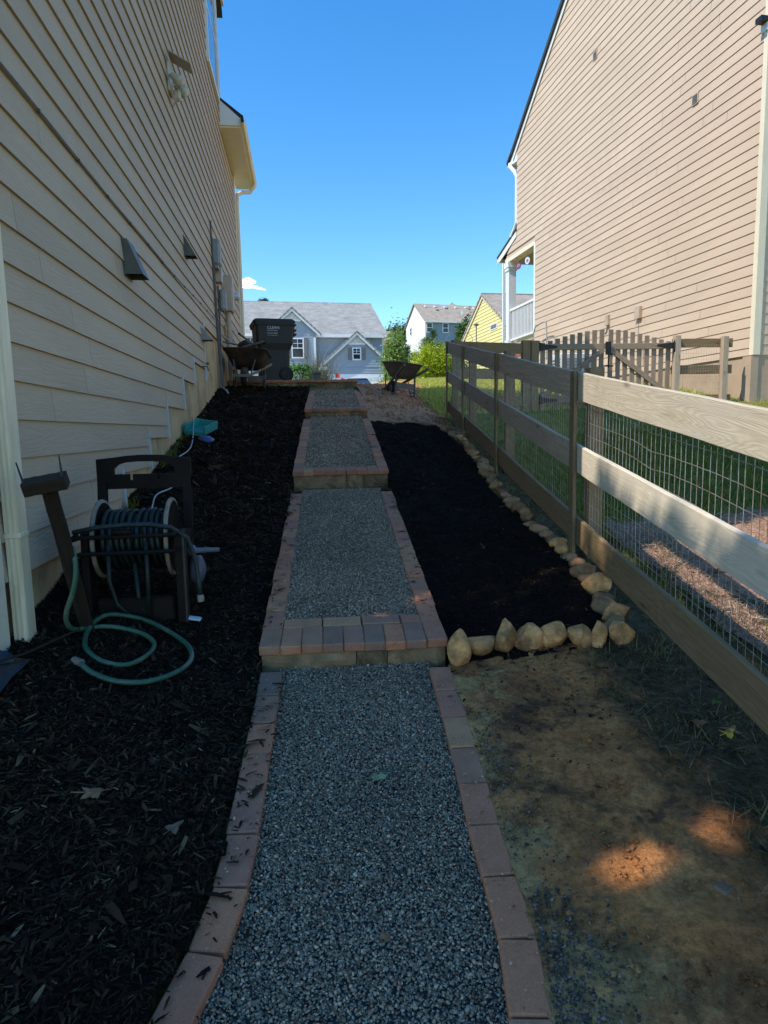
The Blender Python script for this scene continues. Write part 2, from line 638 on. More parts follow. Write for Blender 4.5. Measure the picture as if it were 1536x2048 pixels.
def paver_mat():
    m, nt, b = new_mat('concrete_paver')
    v = coords(nt, rnd=30)
    oi = N(nt, 'ObjectInfo')
    base = ramp(nt, oi.outputs['Random'], [(0, (.66, .255, .12)), (.25, (.56, .225, .12)), (.5, (.48, .215, .13)), (.62, (.62, .31, .145)), (.8, (.58, .25, .13)), (.93, (.31, .185, .125)), (1, (.60, .27, .13))])
    n1 = noise(nt, v, 9, 5, .6)
    c = mixc(nt, .55, base, ramp(nt, n1, [(.3, (.55, .5, .5)), (.7, (1.0, 1.0, 1.0))]), 'MULTIPLY')
    n2 = noise(nt, v, 170, 2)
    c = mixc(nt, .35, c, ramp(nt, n2, [(.35, (.45, .45, .45)), (.65, (1, 1, 1))]), 'MULTIPLY')
    n3 = noise(nt, v, 14, 4, .7)
    c = mixc(nt, ramp(nt, n3, [(.62, (0, 0, 0)), (.72, (.5, .5, .5))]), c, (.035, .03, .025))
    nt.links.new(c, b.inputs['Base Color'])
    b.inputs['Roughness'].default_value = .85
    b.inputs['Specular IOR Level'].default_value = .25
    bump(nt, b, n2, .35, .002)
    return m
M_PAVER = paver_mat()
M_BLOCK = simple('split_face_block', (.27, .165, .08), .95, .3, 14, .9, 70, .008, .15, stain=(.09, .07, .035), sscale=5, samt=.7, rnd=.35)
M_GRAVEL = island_mat('crushed_granite', [(0, (.15, .10, .064)), (.3, (.28, .195, .127)), (.6, (.41, .29, .19)), (.85, (.53, .38, .25)), (.97, (.64, .465, .31)), (1, (.78, .58, .38))], .8, .2, 2.2, .45)
M_GRAVEL_S = island_mat('dusty_gravel', [(0, (.05, .036, .026)), (.6, (.13, .095, .07)), (1, (.26, .19, .14))], .85, .2)
M_GRAVEL_BASE = simple('gravel_fines', (.05, .045, .042), .9, .5, 60, .6, 120, .006)
M_MULCH = island_mat('black_mulch_chip', [(0, (.015, .0085, .005)), (.5, (.034, .019, .0105)), (.8, (.06, .034, .018)), (.935, (.10, .058, .03)), (.985, (.13, .08, .042)), (1, (.32, .21, .11))], .85, .1, 1.6, .7)
M_MULCH_F = island_mat('fine_black_mulch', [(0, (.010, .006, .004)), (.7, (.021, .0125, .0078)), (.96, (.04, .024, .014)), (1, (.16, .10, .055))], .92, .06, 1.6, .5)
M_MULCH_BASE = simple('black_mulch', (.010, .0065, .004), .9, .6, 40, .9, 70, .02, .1)
M_ROCK = simple('tan_fieldstone', (.56, .275, .10), .9, .5, 13, 1.0, 32, .014, .2, stain=(.12, .065, .03), sscale=9, samt=.8, rnd=.22)
M_ROCK_M = simple('ochre_fieldstone', (.42, .24, .105), .9, .38, 13, 1.0, 32, .014, .2, stain=(.09, .05, .025), sscale=9, samt=.8, rnd=.35)
M_ROCK_D = simple('brown_fieldstone', (.33, .175, .08), .9, .3, 11, .8, 38, .010, .2, stain=(.045, .03, .02), sscale=6, samt=.8, rnd=.3)

def soil_mat():
    m, nt, b = new_mat('trodden_clay')
    v = coords(nt)
    n1 = noise(nt, v, 2.1, 7, .66, .5)
    c = ramp(nt, n1, [(.28, (.36, .145, .055)), (.45, (.64, .26, .092)), (.58, (.82, .345, .115)), (.72, (.90, .44, .165))])
    n2 = noise(nt, v, 3.4, 7, .7, .6)
    c = mixc(nt, ramp(nt, n2, [(.50, (0, 0, 0)), (.62, (.85, .85, .85))]), c, (.15, .085, .05))
    sx = N(nt, 'SeparateXYZ')
    nt.links.new(v, sx.inputs[0])
    n3 = noise(nt, N_map(nt, v, (9, 2, 1)), 3.2, 7, .72, .5)
    # sandy band along the pavers
    ad = N(nt, 'MapRange')
    ad.inputs['From Min'].default_value = .60
    ad.inputs['From Max'].default_value = .95
    ad.inputs['To Min'].default_value = .16
    ad.inputs['To Max'].default_value = -.06
    nt.links.new(sx.outputs[0], ad.inputs['Value'])
    su = N(nt, 'Math', _operation='ADD')
    nt.links.new(n3, su.inputs[0])
    nt.links.new(ad.outputs[0], su.inputs[1])
    c = mixc(nt, ramp(nt, su.outputs[0], [(.56, (0, 0, 0)), (.68, (.8, .8, .8))]), c, (.84, .50, .20))
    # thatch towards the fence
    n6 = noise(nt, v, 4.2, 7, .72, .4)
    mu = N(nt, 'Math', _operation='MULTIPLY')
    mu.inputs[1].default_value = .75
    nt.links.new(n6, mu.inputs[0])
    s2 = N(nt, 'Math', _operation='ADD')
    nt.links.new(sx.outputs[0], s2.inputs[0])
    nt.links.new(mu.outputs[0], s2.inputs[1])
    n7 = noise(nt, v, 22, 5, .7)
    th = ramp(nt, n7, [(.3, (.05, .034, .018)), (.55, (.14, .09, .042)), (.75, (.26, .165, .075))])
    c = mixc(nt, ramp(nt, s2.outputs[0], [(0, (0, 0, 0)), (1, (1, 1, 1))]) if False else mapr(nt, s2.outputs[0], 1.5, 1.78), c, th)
    n4 = noise(nt, v, 38, 6, .75)
    c = mixc(nt, .75, c, ramp(nt, n4, [(.32, (.28, .28, .28)), (.6, (1.0, 1.0, 1.0))]), 'MULTIPLY')
    nt.links.new(c, b.inputs['Base Color'])
    b.inputs['Roughness'].default_value = .95
    b.inputs['Specular IOR Level'].default_value = .12
    n5 = noise(nt, v, 26, 9, .72)
    bump(nt, b, n5, 1.0, .045)
    return m
def mapr(nt, sock, a, b_):
    mr = N(nt, 'MapRange', _interpolation_type='SMOOTHSTEP')
    mr.inputs['From Min'].default_value = a
    mr.inputs['From Max'].default_value = b_
    nt.links.new(sock, mr.inputs['Value'])
    return mr.outputs[0]
def N_map(nt, vec, loc):
    mp = N(nt, 'Mapping', Location=loc)
    nt.links.new(vec, mp.inputs['Vector'])
    return mp.outputs[0]
M_SOIL = soil_mat()

def redclay_mat():
    m, nt, b = new_mat('red_clay_path')
    v = coords(nt)
    n1 = noise(nt, v, 1.1, 6, .62, .4)
    c = ramp(nt, n1, [(.3, (.33, .16, .085)), (.5, (.50, .26, .135)), (.7, (.60, .35, .20))])
    n4 = noise(nt, v, 26, 5, .7)
    c = mixc(nt, .6, c, ramp(nt, n4, [(.32, (.4, .4, .4)), (.6, (1, 1, 1))]), 'MULTIPLY')
    n2 = noise(nt, N_map(nt, v, (4, 9, 0)), 4, 5, .7, .5)
    c = mixc(nt, ramp(nt, n2, [(.6, (0, 0, 0)), (.72, (.6, .6, .6))]), c, (.09, .06, .04))
    nt.links.new(c, b.inputs['Base Color'])
    b.inputs['Roughness'].default_value = .95
    b.inputs['Specular IOR Level'].default_value = .15
    bump(nt, b, noise(nt, v, 14, 8, .7), .8, .03)
    return m
M_CLAY = redclay_mat()

def turf_mat():
    m, nt, b = new_mat('turf_soil')
    v = coords(nt)
    n1 = noise(nt, v, .9, 6, .62, .4)
    c = ramp(nt, n1, [(.3, (.15, .165, .035)), (.5, (.22, .235, .05)), (.72, (.30, .25, .08))])
    n4 = noise(nt, v, 40, 5, .75)
    c = mixc(nt, .7, c, ramp(nt, n4, [(.3, (.25, .25, .25)), (.62, (1, 1, 1))]), 'MULTIPLY')
    nt.links.new(c, b.inputs['Base Color'])
    b.inputs['Roughness'].default_value = .95
    b.inputs['Specular IOR Level'].default_value = .1
    bump(nt, b, n4, .8, .03)
    return m
M_TURF = turf_mat()
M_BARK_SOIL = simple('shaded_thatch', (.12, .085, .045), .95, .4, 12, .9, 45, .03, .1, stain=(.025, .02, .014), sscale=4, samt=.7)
M_STRAW_BASE = simple('straw_mulch_base', (.34, .20, .13), .95, .4, 30, .9, 60, .02, .1)
M_STRAW = island_mat('pine_straw', [(0, (.24, .13, .085)), (.5, (.48, .29, .19)), (.85, (.66, .46, .32)), (1, (.78, .62, .46))], .8, .2)
M_DRY = island_mat('dry_stalk', [(0, (.10, .08, .045)), (.6, (.19, .15, .085)), (1, (.33, .27, .16))], .8, .2)
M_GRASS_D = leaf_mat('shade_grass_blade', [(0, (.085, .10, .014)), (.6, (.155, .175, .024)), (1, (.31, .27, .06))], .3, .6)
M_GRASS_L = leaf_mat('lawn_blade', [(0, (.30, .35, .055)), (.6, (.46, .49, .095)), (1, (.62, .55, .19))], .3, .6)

# ================================================================== GROUND
def axis(segs):
    out = []
    for a, b, st in segs:
        out += list(np.arange(a, b, st))
    out.append(segs[-1][1])
    return np.array(out)

def sheet(name, xs, ys, zf, mat, kind, mask=None, parent=None):
    X, Y = np.meshgrid(xs, ys)
    Z = zf(X, Y)
    nx, ny = len(xs), len(ys)
    V = np.stack((X, Y, Z), -1).reshape(-1, 3)
    i = (np.arange(ny-1)[:, None]*nx+np.arange(nx-1)[None]).ravel()
    F = np.stack((i, i+1, i+nx+1, i+nx), -1)
    if mask is not None:
        c = V[F].mean(1)
        F = F[mask(c[:, 0], c[:, 1])]
        used = np.unique(F)
        mp = np.zeros(len(V), int)
        mp[used] = np.arange(len(used))
        V, F = V[used], mp[F]
    return np_mesh(name, V, F, mat, parent, kind, True)

def ground_z(X, Y):
    z = g(X, Y)
    inpath = (X > pathL(Y)+.05) & (X < pathR(Y)-.05) & (Y > .3) & (Y < 12.5)
    rough = (fbm(X*3.1, Y*3.1)-.5)*.035*np.clip((40-np.abs(Y))/20, 0, 1)
    z = z+rough*np.clip((X-.75)/.2, 0, 1)
    bed = (X > pathR(Y)) & (X < np.interp(Y, [2.8, 3.55, 4.4, 6, 6.7, 8.1, 9.3], [1.40, 1.60, 1.68, 1.71, 1.83, 1.96, 1.89])) & (Y > 3.0) & (Y < 8.95)
    z = np.where(bed, z-.07, z)
    lbed = (X < pathL(Y)+.02) & (X > np.where(Y < 2.85, -2.9, -1.6)) & (Y > .4) & (Y < 12.4)
    z = np.where(lbed, z-.07, z)
    return np.where(inpath, z-.26, z)

sheet('ground', axis([(-300, -60, 40), (-60, -10, 8), (-10, -2.2, .8), (-2.2, 4.2, .07), (4.2, 10, .3), (10, 40, 3), (40, 300, 26)]),
      axis([(-120, -20, 20), (-20, 0, 2), (0, 4.5, .05), (4.5, 13.5, .07), (13.5, 26, .3), (26, 60, 2), (60, 400, 34)]), ground_z, M_TURF, 'structure')

# trodden clay beside the lower path
def clay_front(X, Y):
    e = fx(Y)+.16+(fbm(X*9, Y*9)-.5)*.1
    return (X > pathR(Y)-.009) & (X < e) & (Y > .2) & (Y < 2.96+(fbm(X*5, Y*5+9)-.5)*.06)
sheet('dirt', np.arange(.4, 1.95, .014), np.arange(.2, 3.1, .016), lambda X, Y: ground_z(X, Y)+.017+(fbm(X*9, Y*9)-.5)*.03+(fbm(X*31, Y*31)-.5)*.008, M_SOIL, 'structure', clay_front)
# shaded thatch strip between dirt and fence, and along the fence
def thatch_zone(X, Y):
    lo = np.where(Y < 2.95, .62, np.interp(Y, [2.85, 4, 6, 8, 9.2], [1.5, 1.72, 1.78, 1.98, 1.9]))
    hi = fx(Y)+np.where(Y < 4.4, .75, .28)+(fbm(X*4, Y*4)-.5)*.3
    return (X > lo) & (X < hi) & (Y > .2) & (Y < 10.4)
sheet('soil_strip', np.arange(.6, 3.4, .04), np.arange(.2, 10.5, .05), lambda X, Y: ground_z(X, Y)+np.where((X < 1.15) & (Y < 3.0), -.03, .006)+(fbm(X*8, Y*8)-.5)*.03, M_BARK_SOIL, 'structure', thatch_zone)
# pine straw / bark litter in the next yard, just inside the fence
def straw_zone(X, Y):
    return (X > fx(Y)+.42+(fbm(X*3, Y*3)-.5)*.2) & (X < 3.75+(fbm(X*2+5, Y*2)-.5)*.5) & (Y > .3) & (Y < 4.75+(fbm(X*3, Y*3)-.5)*.3)
sheet('pine_straw_bed', np.arange(1.6, 4.2, .06), np.arange(.3, 5.2, .06), lambda X, Y: ground_z(X, Y)+.016+(fbm(X*7, Y*7)-.5)*.04, M_STRAW_BASE, 'structure', straw_zone)
# red clay path at the top of the slope
def clay_top(X, Y):
    lo = np.where(Y < 12.6, pathR(Y)+.0, np.interp(Y, [12.6, 13, 18, 24], [1.07, 1.07, 1.1, 1.2]))
    hi = np.interp(Y, [9, 10.6, 11.4, 14, 18, 24], [2.3, 2.22, 2.12, 2.55, 3.2, 3.6])+(fbm(X*3, Y*3)-.5)*.5
    return (X > lo) & (X < hi) & (Y > 9.05) & (Y < 24)
sheet('dirt_path', np.arange(.7, 4.4, .06), np.arange(9.0, 24.2, .09), lambda X, Y: ground_z(X, Y)+.012+(fbm(X*5, Y*5)-.5)*.05, M_CLAY, 'structure', clay_top)
sheet('driveway', np.arange(-9, 6.5, .8), np.arange(26, 55.5, .8), lambda X, Y: g(X, Y)+.02, simple('driveway_concrete', (.42, .40, .37), .9, .1, 3), 'structure', None)

# ================================================================== GRAVEL PATH AND STEPS
def paver(parent, c, d, M=None, n='brick'):
    mb = MB().box((0, 0, 0), d, None, .005)
    me = mb.mesh('brick')
    jit = Matrix.Rotation(random.uniform(-.012, .012), 4, 'X') @ Matrix.Rotation(random.uniform(-.012, .012), 4, 'Y') @ Matrix.Rotation(random.uniform(-.012, .012), 4, 'Z')
    MM = Matrix.Translation(Vector(c)+Vector((0, 0, random.uniform(-.003, .003)))) @ (M if M is not None else Matrix()) @ jit
    o = link(n, me, M_PAVER, parent, M=MM)
    _reg(o)
    return o

# gravel stone template: irregular octahedron-like chip
_gt = np.array([(1, 0, 0), (-.9, .1, .1), (.1, 1, -.1), (0, -1, .1), (.1, .1, .8), (-.1, 0, -.8), (.6, .6, .45), (-.55, -.6, .5)], float)
_gf = np.array([(0, 6, 4), (6, 2, 4), (2, 1, 4), (1, 7, 4), (7, 3, 4), (3, 0, 4), (0, 2, 6), (2, 0, 5), (1, 2, 5), (1, 3, 7), (3, 1, 5), (0, 3, 5)])

def gravel(parent, x0f, x1f, y0, y1, zf, n, size):
    Y = y0+(y1-y0)*rng.random(n)
    X = x0f(Y)+(x1f(Y)-x0f(Y))*rng.random(n)
    Z = zf(X, Y)+rng.normal(0, .004, n)
    s = size*rng.lognormal(0, .28, n)
    sc3 = np.stack((s*rng.uniform(.8, 1.3, n), s*rng.uniform(.7, 1.05, n), s*rng.uniform(.55, .85, n)), -1)
    V, F = scatter(_gt, _gf, np.stack((X, Y, Z), -1), sc3, rng.random(n)*6.283, rng.normal(0, .5, (n, 2)), .12)
    o = np_mesh('gravel', V, F, M_GRAVEL, parent, 'stuff')
    # fines below
    ys = np.linspace(y0, y1, max(6, int((y1-y0)/.06)))
    us = np.linspace(0, 1, 14)
    Yg = np.repeat(ys, len(us))
    Xg = x0f(Yg)+(x1f(Yg)-x0f(Yg))*np.tile(us, len(ys))
    Vg = np.stack((Xg, Yg, zf(Xg, Yg)-.004+(fbm(Xg*9, Yg*9)-.5)*.008), -1)
    i = (np.arange(len(ys)-1)[:, None]*len(us)+np.arange(len(us)-1)[None]).ravel()
    np_mesh('gravel_base', Vg, np.stack((i, i+1, i+1+len(us), i+len(us)), -1), M_GRAVEL_BASE, parent, 'stuff', True)
    return o

GRAVEL_JOBS = []
# --- lowest stretch, nearest the camera
low = thing('gravel_path', (.15, 2.0, gz(.15, 2.0)), 'lowest gravel path in front of the camera, curved border of reddish pavers on both sides', 'path')
def lowz(X, Y): return _sm(np.asarray(Y, float), PY, PZ)-.012
def border(parent, xf, sgn, ystart, n):
    yy = ystart
    for k in range(n):
        ym = yy-.1
        dx = float(xf(np.array(ym+.09))-xf(np.array(ym-.09)))/.18
        ang = math.atan2(-dx, 1)
        x0 = float(xf(np.array(ym)))
        dz = (float(lowz(0, ym+.1))-float(lowz(0, ym-.1)))/.2
        M = Matrix.Rotation(ang, 4, 'Z') @ Matrix.Rotation(math.atan(dz), 4, 'X')
        paver(parent, (x0+sgn*.052, ym, float(lowz(0, ym))+.027-.03+.006*random.random()), (.101, .201, .062), M)
        yy -= .2045*math.cos(ang)
border(low, pathL, 1, 2.99, 13)
border(low, pathR, -1, 2.93, 12)
GRAVEL_JOBS.append((low, lambda Y: pathL(Y)+.095, lambda Y: pathR(Y)-.095, .5, 3.06, lowz, 80000, .0044))

# --- three steps
TIERS = [  # front Y, front top z, end Y, end z, label
    (3.04, -1.008, 5.98, -.53, 'first gravel step up, nearest and largest, with two rows of pavers along its front edge', 'low'),
    (6.18, -.371, 9.36, .20, 'second gravel step up, in the middle, beside the black mulch bed', 'mid'),
    (9.46, .312, 12.45, .775, 'third gravel step up, farthest, ending at the low retaining wall', 'far')]
PATH_YAW = math.atan(.0442)
for ti, (y0, z0, y1, z1, lab, _) in enumerate(TIERS):
    slope = (z1-z0)/(y1-y0)
    xm = float(xc(y0))
    t = thing('gravel_step', (xm, y0, z0-.17), lab, 'step')
    Rz = Matrix.Rotation(-PATH_YAW, 4, 'Z')
    Rx = Matrix.Rotation(math.atan(slope), 4, 'X')
    def at(u, v, w):
        """u across, v forward, w above the paver tops"""
        q = Vector((xm, y0, z0)) + Rz.to_3x3() @ Vector((u, v, 0))
        return (q.x, q.y, z0+slope*v+w)
    L = (y1-y0)
    MR = Rz @ Rx
    fr = .2 if ti == 0 else .155
    nfr = 9
    for k in range(nfr):
        u = (k-(nfr-1)/2)*.1005
        o = paver(t, at(u, fr/2-.012, -.023), (.099, fr, .046), MR)
    v = fr-.01
    if ti == 0:
        for a, b in ((-.352, -.155), (-.152, .045), (.048, .245), (.248, .352)):
            paver(t, at((a+b)/2, v+.05, -.031), (b-a-.003, .099, .062), MR)
    n = int((L-v)/.2035)
    for sgn in (-1, 1):
        for k in range(n):
            paver(t, at(sgn*.402+random.uniform(-.004, .004), v+.1+k*.2035, -.031), (.1, .2, .062), MR)
    # block riser
    widths = [(.455, .15, .285), (.49, .16, .24), (.43, .22, .24)][ti]
    u = -sum(widths)/2
    for wd in widths:
        mb = MB()
        nx, nz = 7, 4
        hgt = .15
        P0 = []
        for i in range(nx+1):
            for j in range(nz+1):
                e = 0 if (i in (0, nx) or j in (0, nz)) else 1
                P0.append((u+wd*i/nx+(.002 if i == 0 else (-.002 if i == nx else 0)), .012-e*random.uniform(.002, .022), -.048-hgt*j/nz))
        vs_ = [at(*q) for q in P0]
        fs_ = [(i*(nz+1)+j, (i+1)*(nz+1)+j, (i+1)*(nz+1)+j+1, i*(nz+1)+j+1) for i in range(nx) for j in range(nz)]
        mb.add(vs_, fs_)
        q = [at(u+.002, .014, -.048-hgt), at(u+wd-.002, .014, -.048-hgt), at(u+wd-.002, .17, -.075-hgt), at(u+.002, .17, -.075-hgt),
             at(u+.002, .014, -.048), at(u+wd-.002, .014, -.048), at(u+wd-.002, .17, -.075), at(u+.002, .17, -.075)]
        mb.hexa(q)
        build(mb, 'block', M_BLOCK, t)
        u += wd
    v0 = v+(.1 if ti == 0 else 0)
    def zf(X, Y, y0=y0, z0=z0, slope=slope): return z0+slope*(np.asarray(Y)-y0)-.012
    GRAVEL_JOBS.append((t, lambda Y, y0=y0, xm=xm: xm+(Y-y0)*.0442-.357, lambda Y, y0=y0, xm=xm: xm+(Y-y0)*.0442+.357, y0+v0-.01, y1+.03, zf, (66000, 30000, 14000)[ti], (.0050, .0070, .009)[ti]))
for j in GRAVEL_JOBS:
    gravel(*j)

# --- low retaining wall at the top
rw = thing('retaining_wall', (-.1, 12.6, .8), 'low grey block retaining wall with a flat cap across the top of the mulch slope', 'wall')
u = -1.32
k = 0
while u < 1.04:
    wd = [.42, .28, .2, .36, .44, .3][k % 6]
    wd = min(wd, 1.06-u)
    mb = MB()
    nx, nz = 6, 3
    zb, zt = .70, .905
    vs_ = []
    for i in range(nx+1):
        for j in range(nz+1):
            e = 0 if (i in (0, nx) or j in (0, nz)) else 1
            vs_.append((u+.003+(wd-.006)*i/nx, 12.56-e*random.uniform(0, .025), zt-(zt-zb)*j/nz))
    mb.add(vs_, [(i*(nz+1)+j, i*(nz+1)+j+1, (i+1)*(nz+1)+j+1, (i+1)*(nz+1)+j) for i in range(nx) for j in range(nz)])
    mb.box((u+wd/2, 12.68, (zb+zt)/2), (wd-.006, .236, zt-zb))
    build(mb, 'block', M_BLOCK, rw)
    u += wd
    k += 1
u = -1.325
while u < 1.05:
    paver(rw, (u+.1, 12.66, .93), (.198, .27, .05), None, 'cap_brick')
    u += .2015
M_CAPD = None

# ================================================================== MULCH BEDS
_ct = np.array([(-1, -1, 0), (-.2, -1.1, .5), (1, -.5, .1), (-1, 1, 0), (-.1, 1.1, .6), (1, .45, .1)], float)
_cf = np.array([(0, 1, 4, 3), (1, 2, 5, 4)])

def mulch(name, xlo, xhi, ylo, yhi, mask, lab, dens, chip=None):
    def bz(X, Y):
        return g(X, Y)+.022+(fbm(X*4+9, Y*4)-.5)*.07+(fbm(X*16, Y*16)-.5)*.022
    t = sheet(name, np.arange(xlo, xhi, .03), np.arange(ylo, yhi, .03), bz, M_MULCH_BASE, 'stuff', mask)
    tag(t, lab, 'mulch bed')
    Vs, Fs, off = [], [], 0
    for a, b, d, s in dens:
        n = int((xhi-xlo)*(b-a)*d)
        X = xlo+(xhi-xlo)*rng.random(n)
        Y = a+(b-a)*rng.random(n)
        k = mask(X, Y)
        X, Y = X[k], Y[k]
        n = len(X)
        ln = s*rng.lognormal(0, .5, n)
        wd = ln*rng.uniform(.07, .26, n)
        sc3 = np.stack((ln, wd, wd*rng.uniform(.3, .9, n)), -1)
        Z = bz(X, Y)+rng.uniform(0, .014, n)
        V, F = scatter(_ct, _cf, np.stack((X, Y, Z), -1), sc3, rng.random(n)*6.283, rng.normal(0, .36, (n, 2)), .12)
        Vs.append(V); Fs.append(F+off); off += len(V)
    np_mesh('mulch_chips', np.concatenate(Vs), np.concatenate(Fs), chip or M_MULCH, t, 'stuff')
    return t

def mleft(X, Y):
    hi = pathL(Y)+.004+(fbm(X*20+3, Y*20)-.62)*.05
    lo = np.where(Y < 2.85, -3.2, -1.345)
    return (X < hi) & (X > lo) & (Y > .3) & (Y < 12.57)
mulch('mulch_bed', -2.4, .3, .3, 12.6, mleft, 'long bed of black shredded mulch between the tan house and the gravel path', [(.6, 4.2, 17000, .0092), (4.2, 7.5, 6500, .0135), (7.5, 12.5, 2500, .018)])
ROW_X = [(2.8, 1.44), (3.0, 1.50), (3.24, 1.565), (3.55, 1.64), (3.9, 1.68), (4.4, 1.72), (5.0, 1.73), (6.0, 1.75), (6.7, 1.87), (7.4, 1.93), (8.1, 2.0), (8.6, 1.98), (9.3, 1.93)]
def rowx(Y): return np.interp(Y, [a for a, b in ROW_X], [b for a, b in ROW_X])
def mright(X, Y):
    lo = pathR(Y)-.006-(fbm(X*20, Y*20+5)-.62)*.05
    return (X > lo) & (X < rowx(Y)-.02) & (Y > 2.93-.02*(X-.6)) & (Y < 9.1+.2*np.clip((X-1)/.9, 0, 1)+(fbm(X*14, Y*3)-.5)*.12)
mulch('mulch_bed', .55, 2.15, 2.85, 9.5, mright, 'black mulch bed between the gravel steps and the row of tan rocks by the fence', [(2.85, 4.6, 14000, .0062), (4.6, 9.4, 6000, .0085)], M_MULCH_F)

# chips strayed over the pavers
def strays():
    n = 620
    Y = np.concatenate((rng.uniform(1.0, 6, n//2), rng.uniform(3, 9.2, n-n//2)))
    side = np.where(np.arange(n) < n//2, 0, 1)
    X = np.where(side == 0, pathL(Y)+np.abs(rng.normal(0, .06, n)), pathR(Y)-np.abs(rng.normal(0, .055, n)))
    inner = rng.random(n) < .12
    X = np.where(inner, pathL(Y)+rng.random(n)*.9, X)
    keep = (Y < 2.9) | (Y > 3.25)
    X, Y = X[keep], Y[keep]
    Z = np.zeros(len(X))
    for i, (x_, y_) in enumerate(zip(X, Y)):
        if y_ < 3.0:
            Z[i] = float(lowz(0, y_))+.036
        else:
            for (a, za, b, zb, _, _) in TIERS:
                if a <= y_ <= b+.2:
                    Z[i] = za+(zb-za)/(b-a)*(y_-a)+.004
    k = Z != 0
    X, Y, Z = X[k], Y[k], Z[k]
    n = len(X)
    ln = .013*rng.lognormal(0, .45, n)
    wd = ln*rng.uniform(.15, .35, n)
    V, F = scatter(_ct, _cf, np.stack((X, Y, Z), -1), np.stack((ln, wd, wd*.6), -1), rng.random(n)*6.283, rng.normal(0, .1, (n, 2)), .1)
    o = np_mesh('stray_mulch', V, F, M_MULCH, None, 'stuff')
    tag(o, 'stray black mulch chips scattered over the pavers and gravel', 'mulch')
strays()
def stray_stones(n=420):
    Y = rng.uniform(.9, 5.9, n)
    side = rng.random(n) < .5
    X = np.where(side, pathL(Y)+rng.uniform(.01, .1, n), pathR(Y)-rng.uniform(.01, .1, n))
    k = (Y < 2.9) | (Y > 3.25)
    X, Y = X[k], Y[k]
    y0, z0, y1, z1 = TIERS[0][:4]
    Z = np.where(Y < 3, lowz(0, Y)+.038, z0+(z1-z0)/(y1-y0)*(Y-y0)+.004)
    s = .0034*rng.lognormal(0, .35, len(X))
    V, F = scatter(_gt, _gf, np.stack((X, Y, Z), -1), np.stack((s*1.1, s*.9, s*.7), -1), rng.random(len(X))*6.283, rng.normal(0, .4, (len(X), 2)), .12)
    tag(np_mesh('stray_gravel', V, F, M_GRAVEL, None, 'stuff'), 'stray gravel stones lying on the paver borders', 'gravel')
stray_stones()
# ================================================================== TAN HOUSE ON THE LEFT
LX = -1.33
lh = thing('tan_house', (-6, 8, -.8), 'tan lap-sided house filling the left side, in its own shade', 'house')
build(MB().box((-6.3, 9.43, .2), (9.93, 13.1, 4.0)), 'foundation', M_CONC, lh)
mb = MB()
mb.box((-6.3, 8.18, 5.05), (9.925, 10.6, 5.7))
mb.box((-6.3, 14.7, 3.95), (9.925, 2.5, 3.6))
mb.prism([(-1.345, 2.88, 7.9), (-1.345, 13.48, 7.9), (-1.345, 8.2, 10.1)], (0, 0, 0), (-9.8, 0, 0))
build(mb, 'wall', M_SID_L, lh)
mb = MB()
for (ya, za), (yb, zb) in (((2.55, 7.86), (8.2, 10.2)), ((8.2, 10.2), (13.85, 7.86))):
    mb.hexa([(-11.4, ya, za), (-1.22, ya, za), (-1.22, yb, zb), (-11.4, yb, zb), (-11.4, ya, za+.12), (-1.22, ya, za+.12), (-1.22, yb, zb+.12), (-11.4, yb, zb+.12)])
build(mb, 'roof', M_ROOF_D, lh)

def plank_mesh(pts_bottom_top, out, thick_b=.017, thick_t=.006):
    """pts: (a_bottom, b_bottom, a_top, b_top) world points on the wall plane; out = outward unit vector"""
    a, b, c, d = [Vector(q) for q in pts_bottom_top]
    o = Vector(out)
    mb = MB()
    mb.hexa([a-o*.004, b-o*.004, b+o*thick_b, a+o*thick_b, c-o*.004, d-o*.004, d+o*thick_t, c+o*thick_t])
    return mb

STEPS = [(2.0, -.64), (5.0, -.29), (5.9, -.03), (6.75, .275), (7.75, .595), (8.6, .90), (9.65, 1.5), (99, 99)]
PITCH = .1783
rs = random.Random(3)
for k in range(-5, 46):
    z0 = .082+PITCH*k
    yend = 13.5 if z0 > 5.6 else 15.72
    runs = []
    for (ya, b), (yb, _) in zip(STEPS[:-1], STEPS[1:]):
        if z0+PITCH <= b+.03:
            continue
        zb = max(z0, b)
        a_, b_ = max(ya, 2.985), min(yb, yend)
        if b_ <= a_:
            continue
        if runs and abs(runs[-1][2]-zb) < 1e-6:
            runs[-1][1] = b_
        else:
            runs.append([a_, b_, zb])
    off = rs.uniform(0, 3.66)
    for a_, b_, zb in runs:
        cuts = [a_]
        q = 2.0+off-3.66
        while q < b_:
            if q > a_+.3 and q < b_-.3:
                cuts.append(q)
            q += 3.66
        cuts.append(b_)
        for u0, u1 in zip(cuts[:-1], cuts[1:]):
            dz = rs.uniform(-.0015, .0015)
            zt = z0+PITCH+.016
            m_ = plank_mesh([(LX, u0+.0022, zb+dz), (LX, u1-.0022, zb-dz), (LX, u0+.0022, zt), (LX, u1-.0022, zt)], (1, 0, 0), .023)
            build(m_, 'siding_board', M_SID_L, lh)
for (ya, b), (yb, b2) in zip(STEPS[1:], STEPS[:-1]):
    lo = b2-.005
    hi = b+.05
    if ya > 9:
        lo, hi = .74, 1.55
    if ya < 90:
        build(MB().hexa([(LX-.002, ya-.005, lo), (LX+.032, ya-.005, lo), (LX+.032, ya+.04, lo), (LX-.002, ya+.04, lo),
                         (LX-.002, ya-.045, hi), (LX+.032, ya-.045, hi), (LX+.032, ya, hi), (LX-.002, ya, hi)]), 'trim_strip', M_GREYTRIM, lh)
build(MB().box((LX-.02, 2.915, 3.2), (.09, .13, 9.0), None, .006), 'corner_board', M_TRIM, lh)
